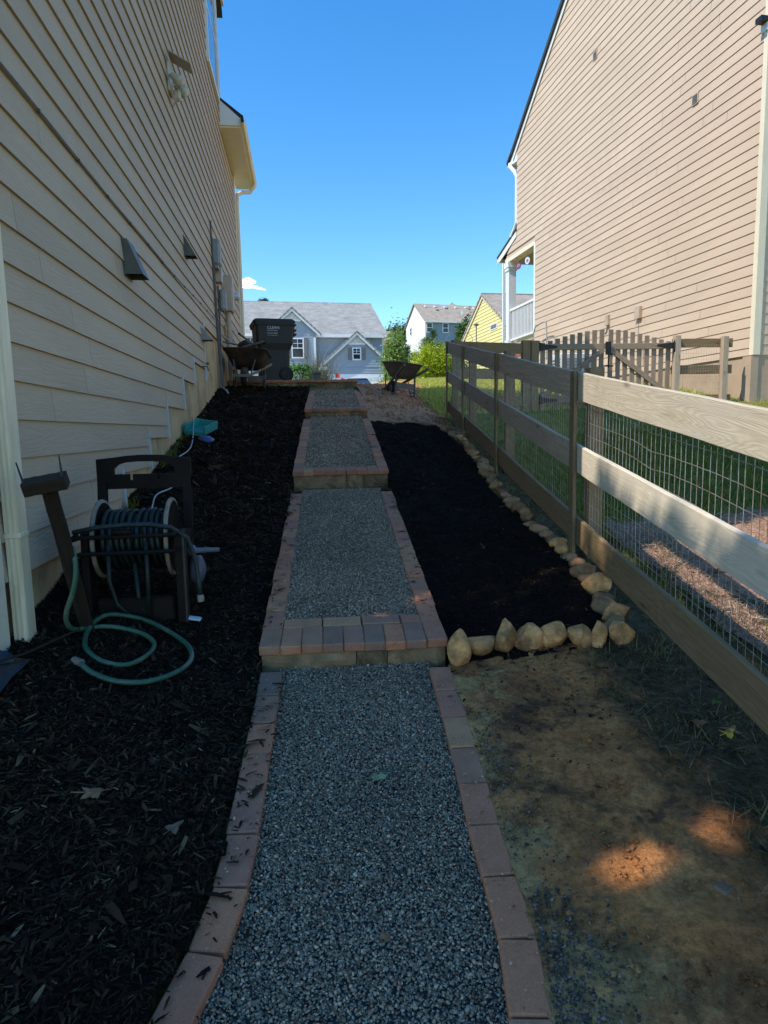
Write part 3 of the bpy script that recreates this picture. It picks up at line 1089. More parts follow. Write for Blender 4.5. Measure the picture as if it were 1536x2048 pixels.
# near downspout
def downspout(parent, x, y_, z0, z1, sx, sy, M, name='downspout'):
    mb = MB()
    prof = []
    for (ux, uy) in ((-1, -1), (1, -1), (1, 1), (-1, 1)):
        prof.append((ux*sx/2, uy*sy/2))
    # fluted faces
    pts = []
    for i in range(4):
        a, b = prof[i], prof[(i+1) % 4]
        for k in range(6):
            t_ = k/6
            nx, ny = (b[1]-a[1]), -(b[0]-a[0])
            l = math.hypot(nx, ny)
            dpt = .0022*(k % 2) if 0 < k < 6 else 0
            pts.append((a[0]+(b[0]-a[0])*t_-nx/l*dpt, a[1]+(b[1]-a[1])*t_-ny/l*dpt))
    mb.prism([(x+q[0], y_+q[1], z0) for q in pts], (0, 0, 0), (0, 0, z1-z0))
    return build(mb, name, M, parent)
M_DSP = simple('mossy_cream_aluminium', (.82, .67, .46), .5, .1, 5, .05, 60, stain=(.50, .40, .13), sscale=1.6, samt=.55, stretch=(3, 3, .5))
ds = downspout(lh, LX+.055, 3.06, -.96, 7.8, .062, .085, M_DSP)
for zz in (-.43, 1.4):
    build(MB().box((LX+.055, 3.06, zz), (.072, .095, .022), None, .003), 'strap', M_DSP, ds)
build(MB().hexa([(LX+.02, 3.01, -1.05), (LX+.12, 3.00, -1.06), (LX+.12, 3.12, -1.06), (LX+.02, 3.11, -1.04), (LX+.022, 3.017, -.93), (LX+.088, 3.017, -.93), (LX+.088, 3.103, -.93), (LX+.022, 3.103, -.93)]), 'outlet', M_DSP, ds)

# vent hoods: a wedge that stands off the wall
def hood(y0, w, zt, zb, prot_t, prot_b, mat, lab=None):
    mb = MB()
    mb.box((LX+.016, y0+w/2, (zt+zb)/2), (.012, w+.03, zt-zb+.03))
    o = build(mb, 'vent_hood', mat, lh)
    mb = MB()
    t = .004
    A_ = [(LX+.02, zt), (LX+.02+prot_t, zt-.005), (LX+.02+prot_b, zb), (LX+.02, zb)]
    for yy in (y0, y0+w-t):
        mb.prism([(q[0], yy, q[1]) for q in A_], (0, 0, 0), (0, t, 0))
    mb.hexa([(LX+.02+prot_b-t, y0+t, zb), (LX+.02+prot_b, y0+t, zb), (LX+.02+prot_b, y0+w-t, zb), (LX+.02+prot_b-t, y0+w-t, zb),
             (LX+.02+prot_t-t, y0+t, zt-.006), (LX+.02+prot_t, y0+t, zt-.006), (LX+.02+prot_t, y0+w-t, zt-.006), (LX+.02+prot_t-t, y0+w-t, zt-.006)])
    mb.box((LX+.02+prot_t/2, y0+w/2, zt-.004), (prot_t, w-2*t, .004))
    build(mb, 'hood_cover', mat, o)
    if lab: o['label'] = lab
    return o
hood(5.45, .22, 1.50, 1.235, .03, .135, M_VENT, 'large olive-grey dryer vent hood')
hood(8.36, .17, 2.33, 2.11, .012, .13, M_VENT, 'small grey wedge vent hood')
hood(9.40, .2, 1.43, 1.27, .02, .14, M_STEEL, 'low grey vent hood beside a trim strip')
M_LAMP = simple('cream_lamp_plastic', (.50, .44, .33), .45, .12, 8)
# flood light
fl = build(MB().box((LX+.03, 7.95, 3.86), (.03, .2, .3), None, .01), 'flood_light', M_LAMP, lh)
build(MB().box((LX+.16, 7.95, 4.04), (.26, .24, .014), Matrix.Rotation(.5, 3, 'Y'), .004), 'visor', M_BEIGEBOX, fl)
for yy in (7.84, 8.07):
    build(MB().lathe([(.02, 0), (.035, .03), (.06, .1), (.065, .15), (.0, .152)], (0, 0, 0), 'Z', 12), 'lamp_head', M_LAMP, fl, smooth=True)
    o = bpy.data.objects[list(_WM)[-1]]
    Mx = Matrix.Translation((LX+.12, yy, 3.82)) @ Matrix.Rotation(R(125), 4, 'Y')
    o.matrix_basis = Mx
    _reg(o)
build(MB().box((LX+.1, 7.95, 3.70), (.08, .07, .12), None, .02), 'sensor', M_LAMP, fl)
build(MB().tube([(LX+.04, 7.9, 3.75), (LX+.09, 7.9, 3.62), (LX+.05, 7.95, 3.58)], .008, 6), 'bracket', M_BEIGEBOX, fl)
# utility boxes and cables near the far corner
M_GREYBOX = simple('grey_plastic_box', (.27, .27, .25), .55, .1, 6, stain=(.12, .12, .11), sscale=4, samt=.4)
a_ = build(MB().box((LX+.075, 11.2, 2.86), (.13, .26, .40), None, .03), 'utility_box', M_GREYBOX, lh)
a_['label'] = 'topmost grey rounded utility box'
build(MB().box((LX+.06, 11.2, 2.64), (.09, .2, .06), None, .01), 'cable_entry', M_GREYBOX, a_)
a_ = build(MB().box((LX+.065, 11.45, 2.58), (.11, .2, .25), None, .01), 'utility_box', M_BEIGEBOX, lh)
a_['label'] = 'small beige square utility box'
a_ = build(MB().box((LX+.08, 11.72, 2.22), (.12, .30, .36), None, .045), 'utility_box', M_GREYBOX, lh)
a_['label'] = 'grey rounded box behind the cables'
cab = build(MB().box((LX+.09, 12.6, 2.50), (.16, .33, .62), None, .01), 'meter_cabinet', M_BEIGEBOX, lh)
build(MB().box((LX+.175, 12.6, 2.50), (.012, .29, .56), None, .004), 'door', M_BEIGEBOX, cab)
mt = build(MB().lathe([(.0, 0), (.095, 0), (.095, .05), (.085, .06), (.08, .13), (.05, .155), (0, .16)], (LX+.10, 13.05, 2.56), 'X', 18), 'electric_meter', simple('meter_dome', (.5, .5, .48), .2, .15, 10, spec=.7), lh, smooth=True)
build(MB().box((LX+.055, 13.05, 2.5), (.08, .24, .4), None, .01), 'meter_base', M_BEIGEBOX, mt)
build(MB().tube([(LX+.075, 12.6, 2.2), (LX+.075, 12.6, .78)], .05, 12), 'conduit', M_BEIGEBOX, lh)
build(MB().tube([(LX+.05, 12.25, 1.9), (LX+.05, 12.25, 1.72)], .02, 8).tube([(LX+.03, 12.25, 1.8), (LX+.09, 12.25, 1.8)], .012, 6), 'hose_bib', simple('brass_tap', (.3, .2, .08), .4, .2, 20, metal=.8), lh)
build(MB().tube([(LX+.02, 9.3, .90), (LX+.09, 9.32, .90), (LX+.10, 9.32, .84)], .012, 8).tube([(LX+.07, 9.32, .94), (LX+.11, 9.32, .94)], .018, 8), 'hose_bib', simple('aged_tap', (.22, .17, .1), .5, .2, 20, metal=.6), lh)
M_CABLE = simple('grey_cable', (.09, .088, .085), .6, .2, 10)
for dy, dx, z0 in ((10.98, .03, 3.3), (11.08, .04, 2.7), (11.5, .035, 2.05), (11.58, .03, 2.45)):
    pts = [(LX+dx, dy, z0), (LX+dx, dy+.02, z0-.5), (LX+dx+.01, dy*.6+11.25*.4, 1.5), (LX+dx+.015, dy*.3+11.25*.7, 1.1), (LX+dx+.05, 11.2+(dy-11)*.1, .66)]
    build(MB().tube(pts, .014, 6), 'cable', M_CABLE, lh)
build(MB().tube([(LX+.05, 11.25, .9), (LX+.06, 11.2, .74), (LX+.14, 10.95, .69), (LX+.2, 10.7, .63)], .016, 6), 'cable', simple('pale_conduit', (.35, .35, .34), .5, .1, 10), lh)
# long twin cable along the wall with clips
for dz in (0, .011):
    pts = [(LX+.026, yy, 1.684+dz+.006*math.sin(yy*2.2)+(max(0, yy-7)*.027)) for yy in np.arange(2.9, 11.1, .35)]
    build(MB().tube(pts, .0026, 5), 'wall_cable', simple('tan_wall_cable', (.22, .18, .13), .6, .2, 10), lh)
mb = MB()
for yy in np.arange(3.85, 11, .62):
    mb.box((LX+.028, yy, 1.684+.006*math.sin(yy*2.2)+max(0, yy-7)*.027), (.013, .016, .02))
build(mb, 'cable_clips', M_CABLE, lh)
# upper window
wn = build(MB().box((LX-.03, 12.4, 7.0), (.02, 1.3, 1.92)), 'window', M_GLASS, lh)
mb = MB()
mb.box((LX+.022, 11.72, 7.0), (.07, .07, 2.0)).box((LX+.022, 13.08, 7.0), (.07, .07, 2.0)).box((LX+.023, 12.4, 6.02), (.075, 1.43, .07)).box((LX+.023, 12.4, 7.98), (.075, 1.43, .07)).box((LX+.02, 12.4, 7.0), (.03, 1.3, .045))
build(mb, 'frame', M_TRIM_W, wn)
build(MB().box((LX+.028, 12.4, 7.0), (.008, 1.29, 1.9)), 'pane', simple('sky_reflection_glass', (.10, .2, .36), .03, .05, 1, spec=1.0), wn)  # blue base colour stands in for the reflected sky
# far corner trim, lower eave with gutter and return
build(MB().box((LX+.008, 13.49, 7.1), (.05, .1, 1.8)), 'corner_board', M_TRIM, lh)
build(MB().box((LX+.008, 15.77, 3.5), (.05, .1, 4.4)), 'corner_board', M_TRIM, lh)
build(MB().box((LX+.075, 13.62, 8.12), (.15, .3, .2)), 'eave_return', M_TRIM, lh)
EX = -.90
build(MB().box(((LX+EX-.05)/2, 15.0, 5.72), (EX-.05-LX, 3.2, .03)), 'soffit', M_TRIM, lh)
build(MB().hexa([(LX, 13.36, 5.735), (EX-.04, 13.36, 5.735), (EX-.04, 13.40, 5.735), (LX, 13.40, 5.735), (LX, 13.36, 6.2), (EX-.04, 13.36, 5.86), (EX-.04, 13.40, 5.86), (LX, 13.40, 6.2)]), 'eave_return', M_TRIM_W, lh)
build(MB().hexa([(LX, 13.34, 6.2), (EX+.02, 13.34, 5.86), (EX+.02, 16.62, 5.86), (LX, 16.62, 6.2), (LX, 13.34, 6.24), (EX+.02, 13.34, 5.90), (EX+.02, 16.62, 5.90), (LX, 16.62, 6.24)]), 'roof', M_ROOF_D, lh)
build(MB().box((EX-.045, 15.0, 5.79), (.02, 3.2, .14)), 'fascia', M_TRIM, lh)
gut = MB()
prof = [(EX-.034, 5.86), (EX-.034, 5.76), (EX+.02, 5.755), (EX+.05, 5.80), (EX+.055, 5.86)]
for i in range(4):
    (xa, za), (xb, zb) = prof[i], prof[i+1]
    gut.hexa([(xa, 13.3, za), (xb, 13.3, zb), (xb, 16.6, zb), (xa, 16.6, za), (xa, 13.3, za+.004), (xb+.003, 13.3, zb+.004), (xb+.003, 16.6, zb+.004), (xa, 16.6, za+.004)])
build(gut, 'gutter', M_TRIM, lh)
build(MB().tube([(EX, 16.4, 5.77), (EX-.01, 16.4, 5.68), (EX-.1, 16.35, 5.56), (LX+.17, 16.2, 5.50), (LX+.06, 16.05, 5.40), (LX+.05, 16.0, 5.2), (LX+.05, 16.0, 1.1)], .045, 8), 'downspout', M_TRIM, lh)
build(MB().box((LX+.02, 15.86, 2.6), (.02, .09, .2), None, .01), 'wall_plate', M_TRIM_W, lh)

# ================================================================== TAN HOUSE ON THE RIGHT
WR = R(-4.0466)
dR = Vector((math.sin(WR), math.cos(WR), 0))
nR = Vector((dR.y, -dR.x, 0))
def RH(s, w, z):
    q = nR*(8.64-w)+dR*s
    return Vector((q.x, q.y, z))
ro = RH(15.5, -4, .8)
rh = thing('tan_gable_house', ro, 'sunlit pinkish-tan gabled house on the right, behind the picket gates', 'house')
S0, S1, SP = 10.33, 20.87, 15.6
EAVE = 8.9
RK = .70
def rakez(s): return EAVE+RK*(min(s-S0, S1-s))
def wallbox(s0, s1, w0, w1, z0, z1):
    return [RH(s0, w0, z0), RH(s1, w0, z0), RH(s1, w1, z0), RH(s0, w1, z0), RH(s0, w0, z1), RH(s1, w0, z1), RH(s1, w1, z1), RH(s0, w1, z1)]
mb = MB().hexa(wallbox(S0-.06, 19.46, -.012, -9, -.5, 1.6))
build(mb, 'foundation', M_CONC_R, rh)
mb = MB().hexa(wallbox(S0-.05, 19.46, -.02, -9, 1.2, 5.68))
mb.hexa(wallbox(S0-.05, S1, -.02, -9, 5.66, EAVE))
pk = [RH(S0, -.02, EAVE), RH(S1, -.02, EAVE), RH(SP, -.02, rakez(SP))]
mb.prism(pk, (0, 0, 0), nR*9)
build(mb, 'wall', M_SID_R, rh)
rs = random.Random(9)
kk = -5
z0 = 2.013+PITCH*kk
zmin = 1.2
while True:
    z0 = 2.013+PITCH*kk
    kk += 1
    zt = z0+PITCH+.016
    if z0 < 1.05:
        continue
    zb = max(z0, 1.17)
    if zb+.05 > rakez(SP):
        break
    def send(z):
        if z > EAVE-.1:
            return S1-max(0, (z-EAVE))/RK-.02
        if z < 5.62:
            return 19.47
        if z < 6.25:
            return 21.95-(z-5.62)*1.75
        return S1
    def sbeg(z):
        return S0+max(0, (z-EAVE))/RK
    a0, a1, b0, b1 = sbeg(zb), sbeg(zt), send(zb+.001 if zb < 5.6 else zb), send(zt if not (zb < 5.6 < zt) else 5.5)
    if a1 >= b1:
        break
    cuts = []
    q = S0+rs.uniform(-1.5, 2.2)
    while q < b0:
        if q > a0+.6 and q < b0-.6:
            cuts.append(q)
        q += 3.66
    e = [None]+cuts+[None]
    for i in range(len(e)-1):
        sa0, sa1 = (a0, a1) if e[i] is None else (e[i]+.004,)*2
        sb0, sb1 = (b0, b1) if e[i+1] is None else (e[i+1]-.004,)*2
        dz = rs.uniform(-.002, .002)
        m_ = plank_mesh([RH(sa0, 0, zb+dz), RH(sb0, 0, zb+dz), RH(sa1, 0, zt), RH(sb1, 0, zt)], -nR, .021)
        build(m_, 'siding_board', M_SID_R, rh)
# rear wall that turns away to the right
for i in range(43):
    zb = 1.17+PITCH*i
    a_, b_ = RH(S0-.06, -.14, zb), RH(S0-.06, -6, zb)
    m_ = plank_mesh([a_, b_, a_+Vector((0, 0, PITCH+.016)), b_+Vector((0, 0, PITCH+.016))], -dR, .016)
    build(m_, 'siding_board', M_SID_R, rh)
mb = MB().hexa(wallbox(S0-.10, S0, .022, -.115, 1.17, EAVE-.05))
build(mb, 'corner_board', M_TRIM, rh)
mb = MB().hexa(wallbox(S0-.13, S0-.07, -.4, -.48, .2, 1.17))
build(mb, 'downspout', M_TRIM_W, rh)
mb = MB().hexa(wallbox(S0-.09, S0+.12, .045, -.10, -.2, 1.155))
build(mb, 'corner_pier', M_CONC_R, rh)
# rake boards and roof edges
for sa, sb in ((S0-.5, SP), (S1+.30, SP)):
    za, zb_ = (EAVE-RK*.5, rakez(SP)) if sa < SP else (EAVE-RK*.30, rakez(SP))
    mb = MB().hexa([RH(sa, .03, za-.16), RH(sb, .03, zb_-.16), RH(sb, .055, zb_-.16), RH(sa, .055, za-.16), RH(sa, .03, za+.0), RH(sb, .03, zb_+.0), RH(sb, .055, zb_+.0), RH(sa, .055, za+.0)])
    build(mb, 'rake_board', M_TRIM_W, rh)
    mb = MB().hexa([RH(sa, .11, za+.002), RH(sb, .11, zb_+.002), RH(sb, -9.2, zb_+.002), RH(sa, -9.2, za+.002), RH(sa, .11, za+.15), RH(sb, .11, zb_+.15), RH(sb, -9.2, zb_+.15), RH(sa, -9.2, za+.15)])
    build(mb, 'roof', M_ROOF_D, rh)
# far eave return with its downspout
mb = MB().prism([RH(S1, .02, 8.42), RH(S1+.62, .02, 8.50), RH(S1+.62, .02, 8.58), RH(S1, .02, 8.98)], (0, 0, 0), nR*.5)
build(mb, 'eave_return', M_TRIM_W, rh)
mb = MB().hexa([RH(S1-.02, .09, 9.0), RH(S1+.72, .09, 8.55), RH(S1+.72, -9, 8.55), RH(S1-.02, -9, 9.0), RH(S1-.02, .09, 9.1), RH(S1+.72, .09, 8.65), RH(S1+.72, -9, 8.65), RH(S1-.02, -9, 9.1)])
build(mb, 'roof', M_ROOF_D, rh)
mb = MB().hexa(wallbox(S1+.58, S1+.7, .05, -9, 8.45, 8.57))
build(mb, 'gutter', M_TRIM_W, rh)
mb = MB().tube([RH(S1+.45, .08, 8.50), RH(S1+.4, .08, 8.38), RH(S1+.12, .04, 8.12), RH(S1+.06, .0, 7.95), RH(S1+.06, 0, 6.55), RH(S1+.2, .02, 6.38), RH(S1+.42, .04, 6.22)], .06, 8)
build(mb, 'downspout', M_TRIM_W, rh)
# porch: roof, ceiling, column, railing, brick base
mb = MB().hexa([RH(S1+.02, .06, 6.28), RH(22.55, .06, 5.80), RH(22.55, -8, 5.80), RH(S1+.02, -8, 6.28), RH(S1+.02, .06, 6.36), RH(22.55, .06, 5.88), RH(22.55, -8, 5.88), RH(S1+.02, -8, 6.36)])
build(mb, 'porch_roof', M_ROOF_D, rh)
mb = MB().hexa([RH(S1+.02, .045, 6.10), RH(22.5, .045, 5.62), RH(22.5, .02, 5.62), RH(S1+.02, .02, 6.10), RH(S1+.02, .045, 6.275), RH(22.5, .045, 5.795), RH(22.5, .02, 5.795), RH(S1+.02, .02, 6.275)])
build(mb, 'rake_board', M_TRIM_W, rh)
mb = MB().hexa(wallbox(22.4, 22.52, .06, -8, 5.68, 5.79))
build(mb, 'gutter', M_TRIM_W, rh)
mb = MB().hexa(wallbox(19.46, 21.9, .0, -.30, 5.50, 5.62))
build(mb, 'porch_beam', M_TRIM, rh)
build(MB().prism([RH(19.46, -.012, 5.6), RH(21.98, -.012, 5.6), RH(20.88, -.012, 6.26), RH(19.46, -.012, 6.26)], (0, 0, 0), nR*.15), 'porch_gable', M_SID_R, rh)
mb = MB().hexa(wallbox(19.46, 22.3, -.31, -6, 5.60, 5.64))
build(mb, 'porch_ceiling', simple('porch_ceiling', (.40, .31, .22), .7, .1, 3), rh)
mb = MB().hexa(wallbox(21.58, 21.84, 0, -.26, 2.72, 5.22)).hexa(wallbox(21.55, 21.87, .03, -.29, 5.22, 5.32)).hexa(wallbox(21.52, 21.90, .05, -.31, 5.32, 5.5)).hexa(wallbox(21.55, 21.87, .03, -.29, 2.72, 2.95))
build(mb, 'porch_column', M_TRIM_W, rh)
mb = MB().hexa(wallbox(21.98, 22.06, .05, -.03, 1.6, 5.55))
build(mb, 'downspout', M_TRIM_W, rh)
mb = MB().hexa(wallbox(19.42, 19.52, .022, -.10, 2.45, 5.52))
build(mb, 'corner_board', M_TRIM_W, rh)
mb = MB().hexa(wallbox(19.5, 21.9, -.01, -6, 2.70, 2.76))
build(mb, 'porch_floor', M_CONC_R, rh)
M_BRK = simple('red_porch_brick', (.27, .095, .055), .9, .25, 12, .4, 80, rnd=.25)
for row in range(5):
    s_ = 19.5-(row % 2)*.11
    while s_ < 21.75:
        a_, b_ = max(19.5, s_), min(21.75, s_+.212)
        if b_-a_ > .03:
            build(MB().hexa(wallbox(a_, b_, .02, -.1, 2.30+row*.081, 2.371+row*.081)), 'brick', M_BRK, rh)
        s_ += .222
build(MB().hexa(wallbox(19.5, 21.74, .008, -5.5, 1.0, 2.70)), 'porch_base', simple('mortar', (.30, .22, .18), .9, .1, 10), rh)
mb = MB().hexa(wallbox(19.52, 21.58, -.05, -.13, 3.88, 3.95))
rl = build(mb, 'porch_rail', M_TRIM_W, rh)
build(MB().hexa(wallbox(19.52, 21.58, -.06, -.12, 2.90, 2.95)), 'bottom_rail', M_TRIM_W, rl)
for i in range(17):
    s_ = 19.6+i*.114
    build(MB().hexa(wallbox(s_, s_+.035, -.072, -.107, 2.95, 3.88)), 'baluster', M_TRIM_W, rl)
# wall fittings
for s_, zz in ((15.97, 9.0), (12.06, 6.19)):
    o = build(MB().hexa(wallbox(s_-.09, s_+.09, .035, -.0, zz-.1, zz+.1)), 'wall_vent', M_BEIGEBOX, rh)
    mb = MB()
    for i in range(4):
        mb.hexa(wallbox(s_-.07, s_+.07, .042, .035, zz-.08+i*.042, zz-.055+i*.042))
    build(mb, 'louvre', M_VENT, o)
o = build(MB().hexa(wallbox(13.66, 13.86, .09, 0, 2.36, 2.62)), 'utility_box', M_BEIGEBOX, rh)
build(MB().tube([RH(13.78, .08, 2.37), RH(13.75, .12, 2.15), RH(13.6, .08, 1.9), RH(13.5, .06, 1.3)], .012, 6), 'cable', M_BEIGEBOX, o)
o = build(MB().hexa(wallbox(15.02, 15.16, .08, 0, 2.42, 2.66)), 'utility_box', M_BEIGEBOX, rh)
build(MB().tube([RH(15.05, .06, 2.43), RH(15.02, .1, 2.25), RH(15.05, .12, 2.2)], .02, 6), 'tap', M_VENT, o)
build(MB().tube([RH(18.85, .3, 1.9), RH(18.85, .3, 2.78), RH(18.75, .3, 2.93), RH(18.3, .3, 2.99), RH(18.0, .3, 2.97), RH(17.95, .3, 2.6), RH(17.95, .3, 1.9)], .018, 8), 'standpipe', M_STEEL, rh)
fl = build(MB().hexa(wallbox(10.24, 10.38, .05, 0, 6.42, 6.56)), 'flood_light', M_TRIM_W, rh)
build(MB().hexa(wallbox(10.22, 10.36, .18, .05, 6.54, 6.62)), 'lamp_head', M_BLACKIRON, fl)

# spinners hanging from the porch
def spinner(s_, zz, c1, c2, c3, lab, tail):
    t = thing('porch_spinner', RH(s_, -.12, 5.5), lab, 'ornament', 'hanging spinners on the porch')
    build(MB().tube([RH(s_, -.12, 5.55), RH(s_, -.12, zz+.11)], .004, 5), 'cord', M_STEEL, t)
    ax = (-dR*.35+Vector((-.94, 0, 0))).normalized()
    up = Vector((0, 0, 1))
    sd = ax.cross(up).normalized()
    def disc(r0, r1, off, seg=24):
        mb = MB()
        vs_, fs_ = [], []
        for k in range(seg):
            a = 2*math.pi*k/seg
            for rr in (r0, r1):
                for th in (0, .006):
                    q = RH(s_, -.12, zz)+sd*math.cos(a)*rr+up*math.sin(a)*rr+ax*(off-th)
                    vs_.append(q)
        for k in range(seg):
            j = (k+1) % seg
            fs_ += [(k*4, j*4, j*4+2, k*4+2), (k*4+1, k*4+3, j*4+3, j*4+1), (k*4+2, j*4+2, j*4+3, k*4+3), (k*4, k*4+1, j*4+1, j*4)]
        mb.add(vs_, fs_)
        return mb
    build(disc(.052, .115, 0), 'ring', c1, t)
    build(disc(.0, .05, .004), 'centre_disc', c2, t)
    mb = MB()
    for k in range(7):
        a = k*.9
        q = RH(s_, -.12, zz)+sd*(math.cos(a)*.035)+up*(math.sin(a)*.035)+ax*.012
        q2 = RH(s_, -.12, zz)+sd*(math.cos(a+.7)*.062)+up*(math.sin(a+.7)*.062)+ax*.012
        mb.tube([q, q2], .007, 5)
    build(mb, 'swirl', c3, t)
    mb = MB()
    for k in range(4):
        zz2 = zz-tail-k*.055
        mb.box(RH(s_, -.12, zz2), (.03, .03, .035), Matrix.Rotation(k*.7, 3, 'Z'), .008)
    mb.tube([RH(s_, -.12, zz-.11), RH(s_, -.12, zz-tail-.2)], .003, 4)
    build(mb, 'crystal_tail', M_TRIM_W, t)
c_mag = simple('magenta_metal', (.22, .012, .09), .3, .1, 5, spec=.6)
c_wht = simple('silver_metal', (.65, .67, .72), .25, .1, 5, spec=.7)
c_nav = simple('navy_metal', (.05, .06, .22), .3, .1, 5, spec=.6)
spinner(21.02, 5.24, c_mag, c_mag, c_wht, 'magenta and white round spinner hanging left in the porch opening', .38)
spinner(20.33, 5.24, c_wht, c_nav, c_wht, 'silver-white round spinner with blue middle hanging right in the porch opening', .22)
# ================================================================== FENCES AND GATES
def gF(Y): return float(_sm(np.array(Y), FY, FZ))
bf = thing('board_fence', (fx(4.1), 4.1, gF(4.1)), 'weathered three-rail board fence with wire mesh running up the slope on the right', 'fence')
POSTS = [-.78, 1.66, 4.1, 6.58, 8.79, 10.47]
RAILZ = [1.135, .67, .20]
fd = Vector((.092, 1, 0)).normalized()
fn = Vector((fd.y, -fd.x, 0))
def FP(Y, off, z): return Vector((fx(Y), Y, z))+fn*off
for i, Y in enumerate(POSTS):
    z = gF(Y)
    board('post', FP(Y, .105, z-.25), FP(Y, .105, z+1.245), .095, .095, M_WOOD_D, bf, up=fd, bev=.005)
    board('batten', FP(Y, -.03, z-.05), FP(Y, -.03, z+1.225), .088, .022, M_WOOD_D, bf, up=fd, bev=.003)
for i in range(len(POSTS)-1):
    a, b = POSTS[i], POSTS[i+1]
    for j, rz in enumerate(RAILZ):
        board('rail', FP(a+.003, 0, gF(a)+rz), FP(b-.003, 0, gF(b)+rz), .176, .03, (M_WOOD if i < 2 else M_WOOD_G) if j < 2 else M_WOOD_D, bf, bev=.004)  # far upper rails take the shade-toned copy of the near boards
    # welded wire behind the rails
    mb = MB()
    L = b-a
    fine = i > 2
    wr = .0016 if i < 2 else .0011
    stp = .0508 if not fine else .07
    n = int(L/stp)
    for k in range(1, n):
        Y = a+L*k/n
        jx = .004*math.sin(k*2.1+i)
        zt = gF(Y)+1.03+.018*math.sin(k*1.7)
        if k % 9 == 4:
            mb.tube([FP(Y, .035, gF(Y)+.14), FP(Y+.012, .033, gF(Y)+.62), FP(Y-.006, .033, zt-.12), FP(Y+jx, .033, zt)], wr, 4, cap=False)
        else:
            mb.tube([FP(Y, .035, gF(Y)+.14), FP(Y+jx*.5, .033, gF(Y)+.58), FP(Y+jx*.5, .033, gF(Y)+.62), FP(Y+jx, .033, zt)], [wr*.5, wr*.5, wr, wr], 4, cap=False)
    for q in range(11):
        zz = .15+q*.085
        pts = []
        for k in range(0, 13):
            Y = a+L*k/12
            dip = -.014 if (k == 7 and q > 7) else 0
            pts.append(FP(Y, .033, gF(Y)+zz+.004*math.sin(k*1.3+q)+dip))
        mb.tube(pts, wr if q > 5 else wr*.5, 4, cap=False)
    build(mb, 'wire_mesh', M_WIRE, bf, 'stuff')

mb = MB()
for Y in POSTS:
    for rz in RAILZ:
        for dz in (-.045, .045):
            for dy in (-.02, .018):
                mb.tube([FP(Y+dy, -.041, gF(Y)+rz+dz), FP(Y+dy, -.0435, gF(Y)+rz+dz)], .0042, 6)
build(mb, 'nail_heads', M_BLACKIRON, bf, 'stuff')
# short run from the far corner to the gate
GY = 10.98
cr_ = thing('corner_fence', (3.1, 10.75, .2), 'short three-rail fence between the far fence corner and the left picket gate', 'fence')
def RP(X, off, z): return Vector((X, 10.50+(X-2.37)*.30 if X < 3.95 else GY-(X-3.95)*.05, z))+Vector((0, -off, 0))
for rz in (1.285, .86, .42):
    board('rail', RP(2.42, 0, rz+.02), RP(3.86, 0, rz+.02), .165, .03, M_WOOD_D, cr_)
mb = MB()
for k in range(24):
    X = 2.45+k*.06
    mb.tube([RP(X, -.03, .2), RP(X, -.03, 1.3)], .0014, 4, cap=False)
for q in range(9):
    mb.tube([RP(2.43, -.03, .25+q*.11), RP(3.86, -.03, .25+q*.11)], .0014, 4, cap=False)
build(mb, 'wire_mesh', M_WIRE, cr_, 'stuff')
for X in (3.80, 3.97):
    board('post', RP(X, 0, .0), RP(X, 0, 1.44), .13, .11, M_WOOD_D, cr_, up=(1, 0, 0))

def gate(x0, x1, lab, hinge_left):
    t = thing('picket_gate', ((x0+x1)/2, GY, .1), lab, 'gate', 'pair of picket gate leaves')
    n = 9
    w = (x1-x0)/n
    for k in range(n):
        X = x0+w*(k+.5)
        u = (k+.5)/n
        if not hinge_left: u = 1-u
        top = 1.40+.22*math.sin(u*math.pi/2)**1.2
        Yk = GY-(X-3.95)*.05
        board('picket', (X, Yk+.025, .12+random.uniform(-.01, .01)), (X, Yk+.025, top), w*.64, .02, M_PICK, t, up=(1, 0, 0), bev=.003)
    for zz in (1.335, .44):
        board('rail', (x0+.01, GY-(x0-3.95)*.05-.005, zz), (x1-.01, GY-(x1-3.95)*.05-.005, zz), .10, .035, M_PICK, t)
    xa, xb = (x0+.04, x1-.05) if hinge_left else (x1-.04, x0+.05)
    board('brace', (xa, GY-(xa-3.95)*.05-.006, .5), (xb, GY-(xb-3.95)*.05-.006, 1.28), .085, .032, M_PICK, t)
    hx = x0 if hinge_left else x1
    sg = 1 if hinge_left else -1
    for zz in (1.335, .44):
        mb = MB()
        yh = GY-(hx-3.95)*.05-.035
        mb.box((hx-sg*.045, yh, zz), (.07, .012, .20))
        mb.hexa([(hx, yh-.006, zz-.055), (hx+sg*.30, yh-.006, zz-.018), (hx+sg*.30, yh+.006, zz-.018), (hx, yh+.006, zz-.055), (hx, yh-.006, zz+.055), (hx+sg*.30, yh-.006, zz+.018), (hx+sg*.30, yh+.006, zz+.018), (hx, yh+.006, zz+.055)])
        mb.tube([(hx, yh-.012, zz-.07), (hx, yh-.012, zz+.07)], .014, 8)
        build(mb, 'hinge', M_BLACKIRON, t)
    return t
ga = gate(4.06, 5.22, 'left leaf of the picket gate, dark in shade, rising towards its latch', True)
gb = gate(5.25, 6.40, 'right leaf of the picket gate, paler pickets falling towards the right post', False)
o = build(MB().box((5.235, GY-.12, 1.30), (.10, .02, .22), None, .004).box((5.235, GY-.135, 1.18), (.018, .018, .42)).tube([(5.15, GY-.14, 1.0), (5.32, GY-.14, 1.0)], .012, 6), 'latch', M_BLACKIRON, ga)

